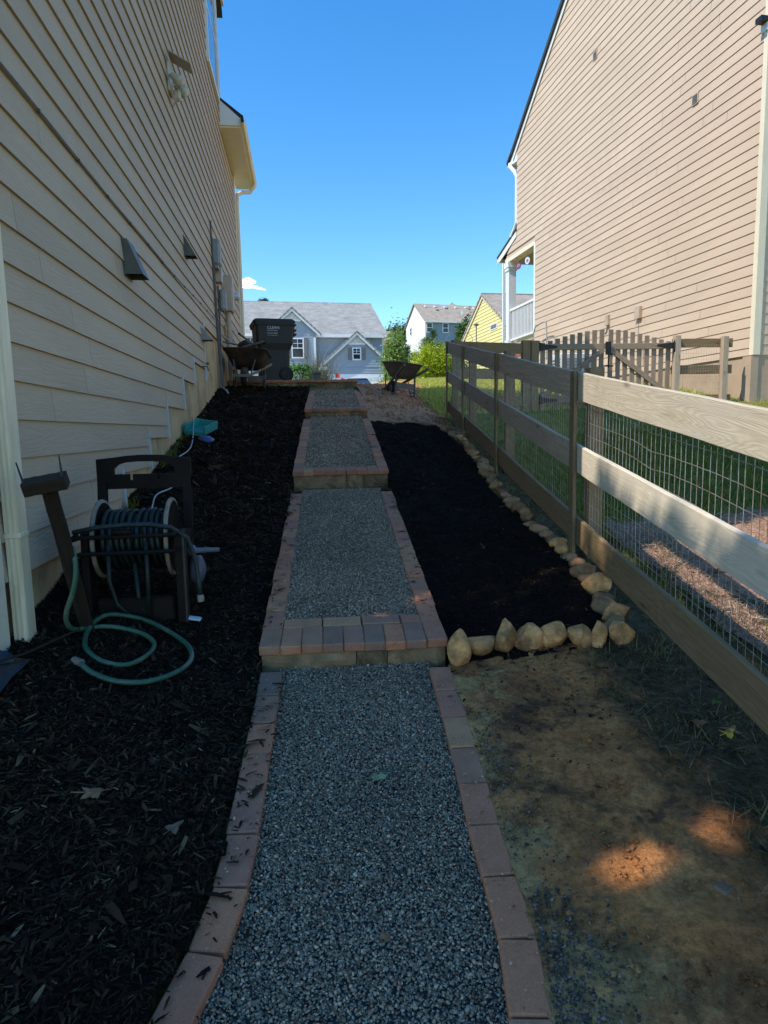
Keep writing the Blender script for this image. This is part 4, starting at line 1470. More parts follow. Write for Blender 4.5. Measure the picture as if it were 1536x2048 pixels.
sr = thing('side_fence', (6.9, 10.85, .3), 'short sunlit rail fence with wire mesh between the right gate post and the tan house', 'fence')
for X, zt in ((6.47, 1.50), (7.33, 1.48)):
    Yk = GY-(X-3.95)*.05
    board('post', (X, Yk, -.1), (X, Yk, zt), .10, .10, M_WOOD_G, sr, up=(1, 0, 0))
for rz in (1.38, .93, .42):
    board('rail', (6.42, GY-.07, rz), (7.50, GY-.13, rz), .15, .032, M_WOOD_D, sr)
mb = MB()
for k in range(21):
    X = 6.5+k*.047
    mb.tube([(X, GY-.14, .15), (X, GY-.14, 1.36)], .0016, 4, cap=False)
for q in range(12):
    mb.tube([(6.48, GY-.14, .2+q*.1), (7.46, GY-.16, .2+q*.1)], .0016, 4, cap=False)
build(mb, 'wire_mesh', M_WIRE, sr, 'stuff')

# air conditioner behind the gate
ac = thing('air_conditioner', (5.75, 13.6, .75), 'pale boxy air conditioner standing behind the picket gates', 'air conditioner')
build(MB().box((5.75, 13.6, 1.14), (.78, .78, .72), None, .03), 'casing', simple('pale_metal', (.55, .56, .55), .4, .08, 4), ac)
mb = MB()
for k in range(9):
    mb.box((5.75, 13.2, .86+k*.065), (.66, .02, .012))
    mb.box((5.35, 13.6, .86+k*.065), (.02, .66, .012))
build(mb, 'louvre', M_STEEL, ac)
build(MB().lathe([(.0, 0), (.3, .0), (.31, .02), (.0, .03)], (5.75, 13.6, 1.5), 'Z', 16), 'fan_grille', M_BLACKIRON, ac)
build(MB().box((5.75, 13.6, .76), (.9, .9, .08)), 'pad', M_CONC_R, ac)

# ================================================================== EDGING ROCKS
def rock_mesh(seed, sx, sy, sz, kind):
    """kind: round, egg, angular, kidney"""
    rr = np.random.default_rng(seed)
    import bmesh
    bm = bmesh.new()
    bmesh.ops.create_icosphere(bm, subdivisions=3, radius=1.0)
    ph = rr.uniform(0, 50, 6)
    dirs = rr.normal(size=(16, 3))
    dirs /= np.linalg.norm(dirs, axis=1)[:, None]
    cut = rr.uniform(.50, .86, 16)
    for v in bm.verts:
        q = np.array(v.co)
        if kind in ('angular',):
            for d_, c_ in zip(dirs, cut):
                e = q @ d_
                if e > c_: q = q-d_*(e-c_)*.93
        elif kind == 'round':
            for d_, c_ in zip(dirs[:7], cut[:7]+.06):
                e = q @ d_
                if e > c_: q = q-d_*(e-c_)*.8
        if kind == 'egg':
            t_ = (q[2]+1)/2
            q[:2] *= 1.06-.42*t_**1.6
        if kind == 'kidney':
            q[2] += .55*q[0]**2-.28+(.25 if q[0] > .4 else 0)*(q[0]-.4)
            q[2] *= .85
        n1 = math.sin(q[0]*3.1+ph[0])*math.sin(q[1]*2.7+ph[1])*math.sin(q[2]*3.3+ph[2])
        n2 = math.sin(q[0]*7.1+ph[3])*math.sin(q[1]*8.3+ph[4])*math.sin(q[2]*6.7+ph[5])
        n3 = math.sin(q[0]*15+ph[1])*math.sin(q[1]*13+ph[2])*math.sin(q[2]*17+ph[0])
        q = q*(1+.10*n1+.05*n2+.018*n3)
        v.co = (q[0]*sx, q[1]*sy, q[2]*sz)
    me = bpy.data.meshes.new('edging_rock')
    bm.to_mesh(me)
    bm.free()
    return me
def rock(x, y_, sx, sy, sz, kind, seed, mat, lab, sink=.3, rot=0.0, zoff=0.0):
    me = rock_mesh(seed, sx, sy, sz, kind)
    z = gz(x, y_)+sz*(1-sink)+zoff
    o = link('edging_rock', me, mat, None, loc=(x, y_, z), smooth=(kind != 'angular'))
    o.rotation_euler = (0, 0, rot)
    _reg(o)
    return tag(o, lab, 'rock', 'rocks edging the mulch bed')
rock(.712, 2.965, .062, .058, .095, 'egg', 1, M_ROCK, 'upright egg-shaped tan rock right beside the step', .16)
rock(.830, 3.035, .082, .058, .055, 'kidney', 2, M_ROCK, 'kidney-shaped tan rock with mulch in its hollow, second from the step', .05)
rock(.958, 3.005, .080, .062, .100, 'angular', 13, M_ROCK, 'pointed angular tan rock in the front row', .15, .3)
rock(1.070, 2.985, .092, .062, .080, 'angular', 24, M_ROCK, 'wide wedge-shaped angular tan rock in the front row', .1, -.3)
rock(1.186, 2.985, .074, .06, .074, 'round', 57, M_ROCK, 'round tan rock with a dark chip below its middle, in the front row', .1)
rock(1.312, 2.955, .076, .062, .072, 'angular', 66, M_ROCK, 'round tan rock flecked with mulch on its left side, in the front row', .1, 1.0)
rock(1.402, 2.93, .060, .058, .074, 'angular', 71, M_ROCK, 'creased tan rock leaning against the corner rock of the front row', .12)
rock(1.498, 2.925, .086, .066, .076, 'angular', 38, M_ROCK, 'corner rock with a sloping right side, at the right end of the front row', .1, .6)
ROWR = [(1.545, 3.05, 1), (1.60, 3.17, 0), (1.605, 3.285, 1), (1.632, 3.37, 1), (1.675, 3.56, 0), (1.672, 3.68, 0), (1.68, 3.77, 1), (1.70, 3.9, 1), (1.70, 4.03, 1), (1.73, 4.18, 0),
        (1.735, 4.29, 0), (1.74, 4.41, 1), (1.725, 4.52, 1), (1.70, 4.62, 1), (1.705, 4.76, 1), (1.715, 4.90, 1), (1.75, 5.04, 1), (1.745, 5.16, 1), (1.74, 5.3, 1), (1.755, 5.43, 1), (1.765, 5.6, 1),
        (1.765, 5.73, 1), (1.78, 5.95, 0), (1.80, 6.12, 0), (1.83, 6.3, 1), (1.85, 6.48, 0), (1.88, 6.67, 0), (1.92, 6.88, 0), (1.93, 7.05, 1), (1.94, 7.2, 0), (1.96, 7.42, 0), (1.985, 7.64, 0),
        (2.02, 7.87, 1), (2.06, 8.1, 0), (2.06, 8.3, 0), (2.045, 8.5, 0), (2.0, 8.66, 0), (1.985, 8.8, 1), (1.965, 8.94, 0)]
ORD = ['first', 'second', 'third', 'fourth', 'fifth', 'sixth', 'seventh', 'eighth', 'ninth', 'tenth', 'eleventh', 'twelfth', 'thirteenth', 'fourteenth', 'fifteenth', 'sixteenth', 'seventeenth', 'eighteenth', 'nineteenth', 'twentieth']
ORD += ['twenty-'+w for w in ORD[:9]]+['thirtieth']+['thirty-'+w for w in ORD[:9]]
for i, (x, y_, dk) in enumerate(ROWR):
    s_ = random.uniform(.055, .078)*(1.12 if i in (1, 4) else .9)*(1.12 if y_ > 6.4 else 1)
    kd = random.choice(['round', 'angular', 'angular', 'round'])
    rock(x+random.uniform(-.01, .01), y_, s_*random.uniform(.95, 1.2), s_*random.uniform(.95, 1.25), s_*random.uniform(.7, .95), kd, 100+i, M_ROCK_D if dk else (M_ROCK if i in (1, 4, 9, 10) else M_ROCK_M),
         '%s %s rock back from the corner in the row along the fence' % (ORD[i], 'brown' if dk else 'tan'), .28, random.uniform(0, 6))

# ================================================================== HOSE REEL CART
M_REEL = simple('brown_black_plastic', (.011, .0072, .005), .65, .25, 7, .1, 60, spec=.15, stain=(.024, .016, .011), sscale=4, samt=.4)
M_DISC = simple('grubby_white_plastic', (.27, .22, .15), .6, .2, 9, stain=(.05, .035, .02), sscale=6, samt=.7)
M_HOSE = simple('green_hose', (.035, .10, .055), .45, .25, 7, stain=(.17, .18, .13), sscale=5, samt=.6)
M_HOSE_D = simple('dark_hose', (.012, .022, .018), .5, .25, 12)
RY = 3.50
def RZ(v): return -.957+v*.95
hr = thing('hose_reel_cart', (-.865, RY, RZ(0)), 'dark plastic hose reel cart with a tall handle, standing on the mulch by the wall', 'hose reel')
cx_ = -.865
hw = .205
def HP(u, v, w): return Vector((cx_+u*1.1, RY+v*1.1, RZ(w)))
# handle: two uprights, top panel with grip opening and two notches
for sg in (-1, 1):
    mb = MB().hexa([HP(sg*hw-.02, .16, .42), HP(sg*hw+.02, .16, .42), HP(sg*hw+.02, .20, .42), HP(sg*hw-.02, .20, .42), HP(sg*hw-.02, .20, .76), HP(sg*hw+.02, .20, .76), HP(sg*hw+.02, .24, .76), HP(sg*hw-.02, .24, .76)])
    build(mb, 'handle_upright', M_REEL, hr)
mb = MB()
def panel(u0, u1, w0a, w1a, w0b=None, w1b=None):
    w0b = w0a if w0b is None else w0b
    w1b = w1a if w1b is None else w1b
    mb.hexa([HP(u0, .20, w0a), HP(u1, .20, w0b), HP(u1, .24, w0b), HP(u0, .24, w0a), HP(u0, .20, w1a), HP(u1, .20, w1b), HP(u1, .24, w1b), HP(u0, .24, w1a)])
hh = hw+.02
panel(-hh, -.148, .70, .872, .70, .880)
panel(.148, hh, .70, .880, .70, .868)
arch = [(-.148, .880), (-.09, .888), (-.03, .892), (.03, .892), (.09, .889), (.148, .880)]
low_ = [(-.148, .815), (-.125, .838), (-.09, .850), (-.03, .855), (.03, .855), (.09, .850), (.125, .838), (.148, .815)]
for (a, b) in zip(low_[:-1], low_[1:]):
    ta = np.interp(a[0], [q[0] for q in arch], [q[1] for q in arch])
    tb = np.interp(b[0], [q[0] for q in arch], [q[1] for q in arch])
    panel(a[0], b[0], a[1], ta, b[1], tb)
for a, b, t_ in ((-.148, -.075, .782), (-.075, -.055, .748), (-.055, .055, .782), (.055, .075, .748), (.075, .148, .782)):
    panel(a, b, .70, t_)
build(mb, 'handle_grip', M_REEL, hr)
for sg in (-1, 1):
    mb = MB().hexa([HP(sg*hw-.016, -.13, .0), HP(sg*hw+.016, -.13, .0), HP(sg*hw+.016, -.07, .0), HP(sg*hw-.016, -.07, .0), HP(sg*hw-.016, -.12, .50), HP(sg*hw+.016, -.12, .50), HP(sg*hw+.016, -.06, .50), HP(sg*hw-.016, -.06, .50)])
    mb.hexa([HP(sg*hw-.016, -.10, .46), HP(sg*hw+.016, -.10, .46), HP(sg*hw+.016, .22, .40), HP(sg*hw-.016, .22, .40), HP(sg*hw-.016, -.10, .50), HP(sg*hw+.016, -.10, .50), HP(sg*hw+.016, .22, .46), HP(sg*hw-.016, .22, .46)])
    mb.hexa([HP(sg*hw-.016, .15, .05), HP(sg*hw+.016, .15, .05), HP(sg*hw+.016, .21, .05), HP(sg*hw-.016, .21, .05), HP(sg*hw-.016, .15, .44), HP(sg*hw+.016, .15, .44), HP(sg*hw+.016, .21, .44), HP(sg*hw-.016, .21, .44)])
    build(mb, 'side_frame', M_REEL, hr)
build(MB().box(HP(0, -.10, .075), (2*hw-.03, .04, .13), None, .01), 'front_bar', M_REEL, hr)
build(MB().box(HP(0, .17, .28), (2*hw-.03, .03, .08), None, .01), 'rear_bar', M_REEL, hr)
mb = MB()
for w_ in (.405, .49):
    mb.tube([HP(-hw-.05, -.16, w_-.02), HP(-hw, -.19, w_), HP(0, -.20, w_), HP(hw-.01, -.19, w_), HP(hw, -.12, w_)], .011, 8)
mb.tube([HP(-hw-.03, -.16, .39), HP(-hw-.085, -.12, .40), HP(-hw-.08, -.10, .45), HP(-hw-.02, -.15, .50)], .011, 8)
build(mb, 'hose_guide', M_REEL, hr)
build(MB().tube([HP(-.06, -.205, .517), HP(.02, -.205, .517)], .016, 8), 'guide_knob', M_REEL, hr, smooth=True)
for u_ in (-.165, .155):
    dk_ = build(MB().lathe([(.05, -.008), (.188, -.008), (.188, .008), (.05, .008)], HP(u_, .03, .445), 'X', 36), 'reel_disc', M_REEL, hr, smooth=False)
    build(MB().lathe([(.188, -.011), (.203, -.008), (.206, 0), (.203, .008), (.188, .011)], HP(u_, .03, .445), 'X', 40), 'disc_rim', M_DISC, dk_, smooth=True)
build(MB().lathe([(.0, -.17), (.07, -.17), (.07, .17), (0, .17)], HP(0, .03, .445), 'X', 16), 'drum', M_REEL, hr)
# wound hose
pts = []
for layer, (rad, turns) in enumerate(((.10, 12), (.127, 11), (.15, 9))):
    for k in range(turns*14):
        a = 2*math.pi*k/14
        u_ = -.145+.275*(k/(turns*14)) if layer % 2 == 0 else .13-.275*(k/(turns*14))
        pts.append(HP(u_+.006*math.sin(k*.37), .03+rad*math.cos(a), .445+rad*math.sin(a)+.005*math.sin(k*.21)))
build(MB().tube(pts, .0125, 6), 'wound_hose', M_HOSE_D, hr, smooth=True)
for pp in ([(-.10, -.13, .44), (-.105, -.135, .25), (-.08, -.13, .12), (.0, -.11, .01)], [(.0, -.09, .33), (.01, -.1, .15), (.04, -.12, .02)], [(.065, -.13, .45), (.065, -.14, .25), (.06, -.13, .05)]):
    build(MB().tube([HP(*q) for q in pp], .011, 8), 'hose_loop', M_HOSE_D, hr, smooth=True)
pts = [(-.225, -.19, .52), (-.12, -.22, .545), (.0, -.22, .555), (.1, -.20, .55), (.18, -.14, .52), (.245, -.10, .45), (.275, -.09, .33), (.285, -.1, .2), (.29, -.11, .14)]
build(MB().tube([HP(*q) for q in pts], .0125, 8), 'leader_hose', M_HOSE_D, hr, smooth=True)
build(MB().lathe([(.0, -.02), (.016, -.02), (.018, .0), (.014, .015), (0, .015)], HP(.291, -.112, .128), 'Z', 10), 'hose_coupling', M_DISC, hr)
build(MB().lathe([(0, 0), (.06, 0), (.075, .015), (.075, .05), (.06, .06), (.02, .075), (0, .075)], HP(hw+.02, .08, .24), 'X', 20), 'wheel', simple('blue_grey_plastic', (.10, .10, .13), .5, .2, 8), hr, smooth=True)
build(MB().lathe([(0, 0), (.03, 0), (.03, .03), (.015, .04), (.011, .16), (0, .16)], HP(hw+.02, .02, .36), 'X', 12), 'crank', simple('grey_crank', (.13, .13, .15), .5, .2, 8), hr, smooth=True)
build(MB().box(HP(hw+.05, -.10, .01), (.07, .05, .012), Matrix.Rotation(.2, 3, 'Y'), .004), 'foot_plate', M_GREYTRIM, hr)
build(MB().hexa([HP(hw+.017, -.128, 0), HP(hw+.027, -.128, 0), HP(hw+.027, -.07, 0), HP(hw+.017, -.07, 0), HP(hw+.017, -.118, .5), HP(hw+.027, -.118, .5), HP(hw+.027, -.06, .5), HP(hw+.017, -.06, .5)]), 'side_cover', simple('faded_brown_plastic', (.03, .021, .015), .5, .2, 8), hr)

# loose end of green hose on the ground
gh = [(-1.03, 3.02, .46), (-1.015, 3.0, .38), (-1.03, 3.0, .28), (-1.075, 3.02, .16), (-1.09, 3.05, .09), (-1.08, 3.1, .035), (-1.04, 3.16, .016), (-.97, 3.2, .014), (-.88, 3.2, .014), (-.78, 3.16, .016), (-.72, 3.08, .016), (-.735, 2.97, .016), (-.80, 2.88, .016), (-.90, 2.89, .016), (-.985, 2.97, .016), (-1.02, 3.07, .02),
      (-1.02, 3.19, .03), (-.975, 3.28, .034), (-.88, 3.32, .018), (-.78, 3.29, .016), (-.66, 3.2, .016), (-.57, 3.10, .016), (-.54, 2.99, .016), (-.58, 2.87, .016), (-.68, 2.77, .016), (-.80, 2.745, .016), (-.91, 2.79, .016), (-.985, 2.86, .016)]
def crom(P, n=6):
    P = [Vector(q) for q in P]
    out = []
    for i in range(len(P)-1):
        p0, p1, p2, p3 = P[max(i-1, 0)], P[i], P[i+1], P[min(i+2, len(P)-1)]
        for k in range(n):
            t_ = k/n
            out.append(.5*((2*p1)+(p2-p0)*t_+(2*p0-5*p1+4*p2-p3)*t_*t_+(3*p1-p0-3*p2+p3)*t_**3))
    out.append(P[-1])
    return out
ghw = [(q[0], q[1], gz(q[0], q[1])+.03+q[2]) for q in gh]
hs_ = thing('garden_hose', (-.8, 3.0, gz(-.8, 3)), 'loose green garden hose curled in two loops on the black mulch', 'hose')
build(MB().tube(crom(ghw), .0112, 10), 'hose', M_HOSE, hs_, smooth=True)
e = Vector(ghw[-1])
build(MB().tube([e+Vector((.012, -.01, 0)), e+Vector((-.03, .028, .002))], [.017, .0165], 10), 'coupling', simple('dirty_coupling', (.22, .17, .12), .6, .2, 20), hs_)

# weathered stake with crosspiece
st = thing('stake', (-1.04, 3.2, gz(-1.04, 3.2)), 'leaning weathered wooden stake with a crosspiece and two thin prongs, left of the hose reel', 'stake')
M_OLDW = wood_mat('old_stake_wood', (.026, .018, .011), (.012, .008, .006), (.05, .034, .014), green=.05)
board('shaft', (-1.04, 3.20, gz(-1.04, 3.20)-.03), (-1.05, 2.86, -.205), .06, .03, M_OLDW, st, up=(1, .3, 0))
board('crosspiece', (-1.125, 2.81, -.205), (-.965, 2.83, -.178), .055, .085, M_OLDW, st, up=(0, -.3, 1))
for (a, b) in (((-1.115, 2.79, -.20), (-1.14, 2.79, -.10)), ((-.972, 2.80, -.16), (-.978, 2.80, -.075))):
    build(MB().tube([a, b], [.006, .003], 6), 'prong', M_BLACKIRON, st)

# splash block, blue scrap, white cable, plastic sheet, stick
sp = thing('splash_block', (-1.15, 7.75, .0), 'teal green plastic downspout splash tray on the mulch by the wall', 'splash block')
M_TEAL = simple('teal_plastic', (.03, .26, .22), .5, .12, 6)
mb = MB()
Mt = Matrix.Rotation(R(-14), 3, 'Z') @ Matrix.Rotation(R(9), 3, 'Y') @ Matrix.Rotation(R(12), 3, 'X')
def TP(x, y_, z): return Vector((-1.14, 7.76, .06))+Mt @ Vector((x*.8, y_*.72, z*.85))
def tb(x0, x1, y0, y1, z0, z1):
    mb.hexa([TP(x0, y0, z0), TP(x1, y0, z0), TP(x1, y1, z0), TP(x0, y1, z0), TP(x0, y0, z1), TP(x1, y0, z1), TP(x1, y1, z1), TP(x0, y1, z1)])
tb(-.135, .135, -.25, .25, -.03, -.015)
build(mb, 'tray_floor', M_TEAL, sp)
mb = MB()
tb(-.155, -.125, -.26, .26, -.03, .075)
tb(.125, .155, -.26, .26, -.03, .075)
tb(-.125, .125, -.262, -.24, -.05, .0)
tb(-.125, .125, .235, .26, -.03, .07)
build(mb, 'tray_rim', M_TEAL, sp)
o = build(MB().lathe([(0, .02), (.05, .02), (.085, .0), (.09, -.02), (0, -.02)], (0, 0, 0), 'Z', 14), 'plastic_scrap', simple('blue_plastic', (.06, .07, .17), .35, .15, 6), smooth=True)
o.location = (-1.04, 7.42, gz(-1.04, 7.42)+.065); o.rotation_euler = (.25, .2, 0)
tag(o, 'small blue plastic scrap lying on the mulch below the teal tray', 'scrap')
pts = [(-1.24, 7.9, .12), (-1.18, 7.4, 0), (-1.13, 6.8, 0), (-1.19, 6.3, 0), (-1.08, 5.9, 0), (-1.06, 5.5, 0), (-1.13, 5.2, .01), (-1.1, 4.8, 0), (-1.2, 4.5, 0), (-1.16, 4.2, 0), (-1.25, 3.9, 0)]
o = build(MB().tube(crom([(a, b, gz(a, b)+.07+c) for a, b, c in pts], 5), .006, 6), 'white_cable', simple('white_cable', (.4, .4, .38), .5, .1, 8), smooth=True)
tag(o, 'thin white cable snaking over the mulch along the foundation', 'cable')
# black plastic sheet at the very left
n_ = 16
vs_, fs_ = [], []
for i in range(n_+1):
    for j in range(n_+1):
        u_, v_ = i/n_, j/n_
        x = -1.52+.30*u_+.05*v_
        yy = 2.22+.62*v_
        vs_.append((x, yy, gz(x, yy)+.05+.09*(1-u_)*(1-.4*v_)+(float(fbm(u_*5, v_*4))-.5)*.10*(1-u_*.7)))
for i in range(n_):
    for j in range(n_):
        fs_.append((i*(n_+1)+j, (i+1)*(n_+1)+j, (i+1)*(n_+1)+j+1, i*(n_+1)+j+1))
mb = MB()
mb.add(vs_, fs_)
o = build(mb, 'plastic_sheet', simple('black_plastic_film', (.010, .009, .012), .3, .3, 6, .3, 18, .02, .6), smooth=True)
tag(o, 'crumpled black plastic sheet lying below the near downspout', 'plastic sheet')
o = build(MB().tube([(-1.32, 2.62, gz(-1.32, 2.62)+.10), (-1.2, 2.86, gz(-1.2, 2.86)+.06), (-1.06, 3.12, gz(-1.06, 3.12)+.06)], .006, 6), 'stick', M_OLDW)
tag(o, 'thin straight stick lying past the near downspout', 'stick')

# ================================================================== WHEELBARROWS
M_TRAY = simple('scuffed_black_tray', (.12, .09, .078), .5, .3, 5, .2, 30, .003, .4, stain=(.12, .085, .06), sscale=3, samt=.75)
M_TRAY_R = simple('rusty_tray', (.05, .036, .028), .75, .4, 6, .3, 30, .003, .25, stain=(.15, .085, .045), sscale=3.5, samt=.7)
M_HANDLE = wood_mat('barrow_handle', (.24, .195, .15), (.12, .09, .065), (.19, .16, .13), green=0)
M_TYRE = simple('tyre_rubber', (.02, .02, .02), .8, .25, 10, stain=(.10, .07, .05), sscale=4, samt=.6)
M_RIM = simple('rim_metal', (.28, .23, .14), .6, .2, 8)
M_LEG = simple('black_leg_steel', (.06, .055, .05), .6, .25, 8, stain=(.3, .28, .25), sscale=7, samt=.6)
def wheelbarrow(loc, heading, roll, lab, mtray, mleg, scl=(1, 1, 1)):
    """heading: direction the wheel points (angle from +Y, counter-clockwise)"""
    t = thing('wheelbarrow', loc, lab, 'wheelbarrow', 'wheelbarrows at the top of the slope')
    Mw = Matrix.Translation(Vector(loc)) @ Matrix.Rotation(heading, 4, 'Z') @ Matrix.Rotation(roll, 4, 'Y') @ Matrix.Diagonal((*scl, 1))
    def W(x, y_, z): return Mw @ Vector((x, y_, z))
    for sg in (-1, 1):
        board('handle', W(sg*.30, -.72, .60), W(sg*.095, .80, .20), .042, .036, M_HANDLE, t, up=Mw.to_3x3() @ Vector((0, 0, 1)), bev=.006)
        f = sg*.245
        mb = MB().tube([W(f, -.16, .44), W(f, -.22, .02)], .017, 8).tube([W(f, -.22, .02), W(f, -.05, .012), W(f*.98, .10, .20), W(f*.92, .16, .38)], .011, 8)
        build(mb, 'leg', mleg, t)
    mb = MB().hexa([W(-.25, -.20, .16), W(.25, -.20, .16), W(.25, -.185, .16), W(-.25, -.185, .16), W(-.25, -.19, .28), W(.25, -.19, .28), W(.25, -.175, .28), W(-.25, -.175, .28)])
    build(mb, 'cross_brace', M_HANDLE, t)
    mb = MB().hexa([W(-.15, .82, .17), W(.15, .82, .17), W(.15, .79, .17), W(-.15, .79, .17), W(-.15, .82, .23), W(.15, .82, .23), W(.15, .79, .23), W(-.15, .79, .23)])
    build(mb, 'nose_guard', M_HANDLE, t)
    whl = MB().lathe([(.11, -.045), (.165, -.05), (.195, -.03), (.2, 0), (.195, .03), (.165, .05), (.11, .045)], (0, 0, 0), 'X', 28)
    whl.v = [tuple(W(*(Vector(q)+Vector((0, .56, .2))))) for q in whl.v]
    wh = build(whl, 'wheel', M_TYRE, t, smooth=True)
    rim = MB().lathe([(0, -.06), (.025, -.06), (.03, -.03), (.115, -.04), (.115, .04), (.03, .03), (.025, .06), (0, .06)], (0, 0, 0), 'X', 20)
    rim.v = [tuple(W(*(Vector(q)+Vector((0, .56, .2))))) for q in rim.v]
    build(rim, 'rim', M_RIM, wh)
    mb = MB()
    for sg in (-1, 1):
        mb.tube([W(sg*.085, .56, .2), W(sg*.12, .70, .27), W(sg*.17, .60, .56)], .012, 6)
    build(mb, 'tray_strut', mleg, t)
    # tray: rounded loft, deep at the wheel end
    def ring(x, y0, y1, z0, z1, rad, n=6):
        out = []
        for (sx, yy, a0) in ((1, y1, 0), (-1, y1, 90), (-1, y0, 180), (1, y0, 270)):
            cxr, cyr = sx*(x-rad), yy-rad if yy == y1 else yy+rad
            for k in range(n+1):
                a = R(a0+90*k/n)
                px, py = cxr+rad*math.cos(a), cyr+rad*math.sin(a)
                zz = z0+(z1-z0)*((py-y0)/(y1-y0))
                out.append((px, py, zz))
        return out
    rings = [ring(.34, -.46, .66, .69, .80, .16), ring(.325, -.44, .64, .675, .785, .15), ring(.27, -.30, .45, .52, .58, .13), ring(.22, -.20, .28, .41, .44, .1), ring(.12, -.1, .16, .385, .405, .06)]
    inn = [[(q[0]*.985, q[1]*.985, q[2]+.006) for q in rr] for rr in rings]
    mb = MB()
    nn_ = len(rings[0])
    def loft(rr, fl):
        vs2 = [W(*q) for ri in rr for q in ri]
        f2 = []
        for i in range(len(rr)-1):
            for k in range(nn_):
                k2 = (k+1) % nn_
                f2.append((i*nn_+k, i*nn_+k2, (i+1)*nn_+k2, (i+1)*nn_+k))
        f2.append(tuple((len(rr)-1)*nn_+k for k in range(nn_)))
        mb.add(vs2, f2)
    loft(rings, 0)
    loft(inn, 1)
    tr = build(mb, 'tray', mtray, t, smooth=True)
    build(MB().tube([W(*q) for q in rings[0]], .010, 6, closed=True), 'tray_rim', mtray, tr, smooth=True)
    return t, W
wb2, W2 = wheelbarrow((1.87, 12.35, gz(1.87, 12.35)), R(16), R(7), 'scuffed empty black wheelbarrow seen from behind on the red clay path', M_TRAY, M_LEG, (.8, .8, .82))
mb = MB()
mb.lathe([(0, .012), (.05, .008), (.075, -.004), (0, -.006)], (0, 0, 0), 'Y', 14)
wb1, W1 = wheelbarrow((-.90, 12.02, gz(-.90, 12.02)+.03), R(180-4), R(-2), 'rusty wheelbarrow holding garden tools, parked against the low block wall', M_TRAY_R, M_LEG, (1.08, .85, .78))
# tools in the left wheelbarrow
W0_ = W1
def W1(x, y_, z): return W0_(x, y_, z+.13)
def tool(name, lab, cat): return thing(name, W1(0, 0, .62), lab, cat)
sh = tool('shovel', 'long-handled shovel lying in the rusty wheelbarrow with its blade up', 'shovel')
build(MB().tube([W1(-.18, .42, .72), W1(.20, -.50, 1.12)], .017, 8), 'handle', simple('worn_tool_handle', (.15, .075, .04), .6, .2, 8), sh)
build(MB().tube([W1(.20, -.50, 1.12), W1(.225, -.56, 1.15)], .022, 8), 'grip', M_BLACKIRON, sh)
mb = MB()
vs_, fs_ = [], []
for i in range(7):
    for j in range(7):
        u_, v_ = (i/6-.5), j/6
        wd = .13*(1-.75*max(0, v_-.55)/.45)
        vs_.append(W1(.02+u_*2*wd, .18+.10*v_-.05*(u_*2)**2, .73+.16*v_))
for i in range(6):
    for j in range(6):
        fs_.append((i*7+j, (i+1)*7+j, (i+1)*7+j+1, i*7+j+1))
mb.add(vs_, fs_)
build(mb, 'blade', simple('purple_grey_steel', (.09, .08, .10), .45, .3, 8, metal=.4), sh, smooth=True)
pf = tool('garden_fork', 'garden fork with grey tines over the left rim of the rusty wheelbarrow', 'fork')
build(MB().tube([W1(.42, .1, .87), W1(-.1, .0, .74)], .016, 8), 'handle', M_HANDLE, pf)
mb = MB()
for k in range(4):
    mb.tube([W1(.16+.0*k, .18+.05*k, .80), W1(.26, .18+.05*k, .89), W1(.31, .18+.05*k, .90)], .006, 5)
mb.tube([W1(.16, .16, .80), W1(.16, .36, .80)], .009, 6)
build(mb, 'tines', M_GREYTRIM, pf)
build(MB().tube([W1(.42, .06, .90), W1(.50, .03, .93), W1(.50, -.06, .93), W1(.42, -.03, .90)], .011, 6), 'grip', M_STEEL, pf)
rk_ = tool('rake', 'rake handle and dark head sticking out on the right of the rusty wheelbarrow', 'rake')
build(MB().tube([W1(.05, .3, .73), W1(-.30, .45, .84)], .018, 8), 'handle', M_HANDLE, rk_)
mb = MB().tube([W1(-.26, .25, .80), W1(-.33, .50, .83)], .012, 6)
for k in range(6):
    q = W1(-.26-.012*k, .26+.045*k, .80+.005*k)
    mb.tube([q, q+Vector((0, .0, .085))], .005, 5)
build(mb, 'head', M_BLACKIRON, rk_)

# ================================================================== WHEELED BIN
bx0, by0, bz0 = -.50, 13.25, .955
bn = thing('wheeled_bin', (bx0, by0, bz0), 'tall black wheeled rubbish bin with white lettering, standing behind the retaining wall', 'bin')
M_BIN = simple('black_bin_plastic', (.011, .010, .0075), .55, .15, 4, .15, 90, .002, .5)
Mb_ = Matrix.Translation((bx0, by0, bz0)) @ Matrix.Rotation(R(10), 4, 'Z')
def B(x, y_, z): return Mb_ @ Vector((x, y_, z))
def bring(hx, hy, z, rad, n=4):
    out = []
    for (sx, sy, a0) in ((1, 1, 0), (-1, 1, 90), (-1, -1, 180), (1, -1, 270)):
        for k in range(n+1):
            a = R(a0+90*k/n)
            out.append((sx*(hx-rad)+rad*math.cos(a), sy*(hy-rad)+rad*math.sin(a), z))
    return out
def loft_mb(rings, cap=True):
    mb = MB()
    n = len(rings[0])
    fs2 = []
    for i in range(len(rings)-1):
        for k in range(n):
            k2 = (k+1) % n
            fs2.append((i*n+k, i*n+k2, (i+1)*n+k2, (i+1)*n+k))
    fs2 += [tuple(reversed(range(n))), tuple((len(rings)-1)*n+k for k in range(n))]
    mb.add([B(*q) for rr in rings for q in rr], fs2)
    return mb
build(loft_mb([bring(.27, .29, .03, .06), bring(.285, .31, .55, .06), bring(.29, .315, .60, .06), bring(.345, .345, .72, .06), bring(.36, .36, 1.06, .05)]), 'body', M_BIN, bn, smooth=False)
build(loft_mb([bring(.385, .385, 1.055, .05), bring(.39, .39, 1.10, .05)]), 'rim', M_BIN, bn)
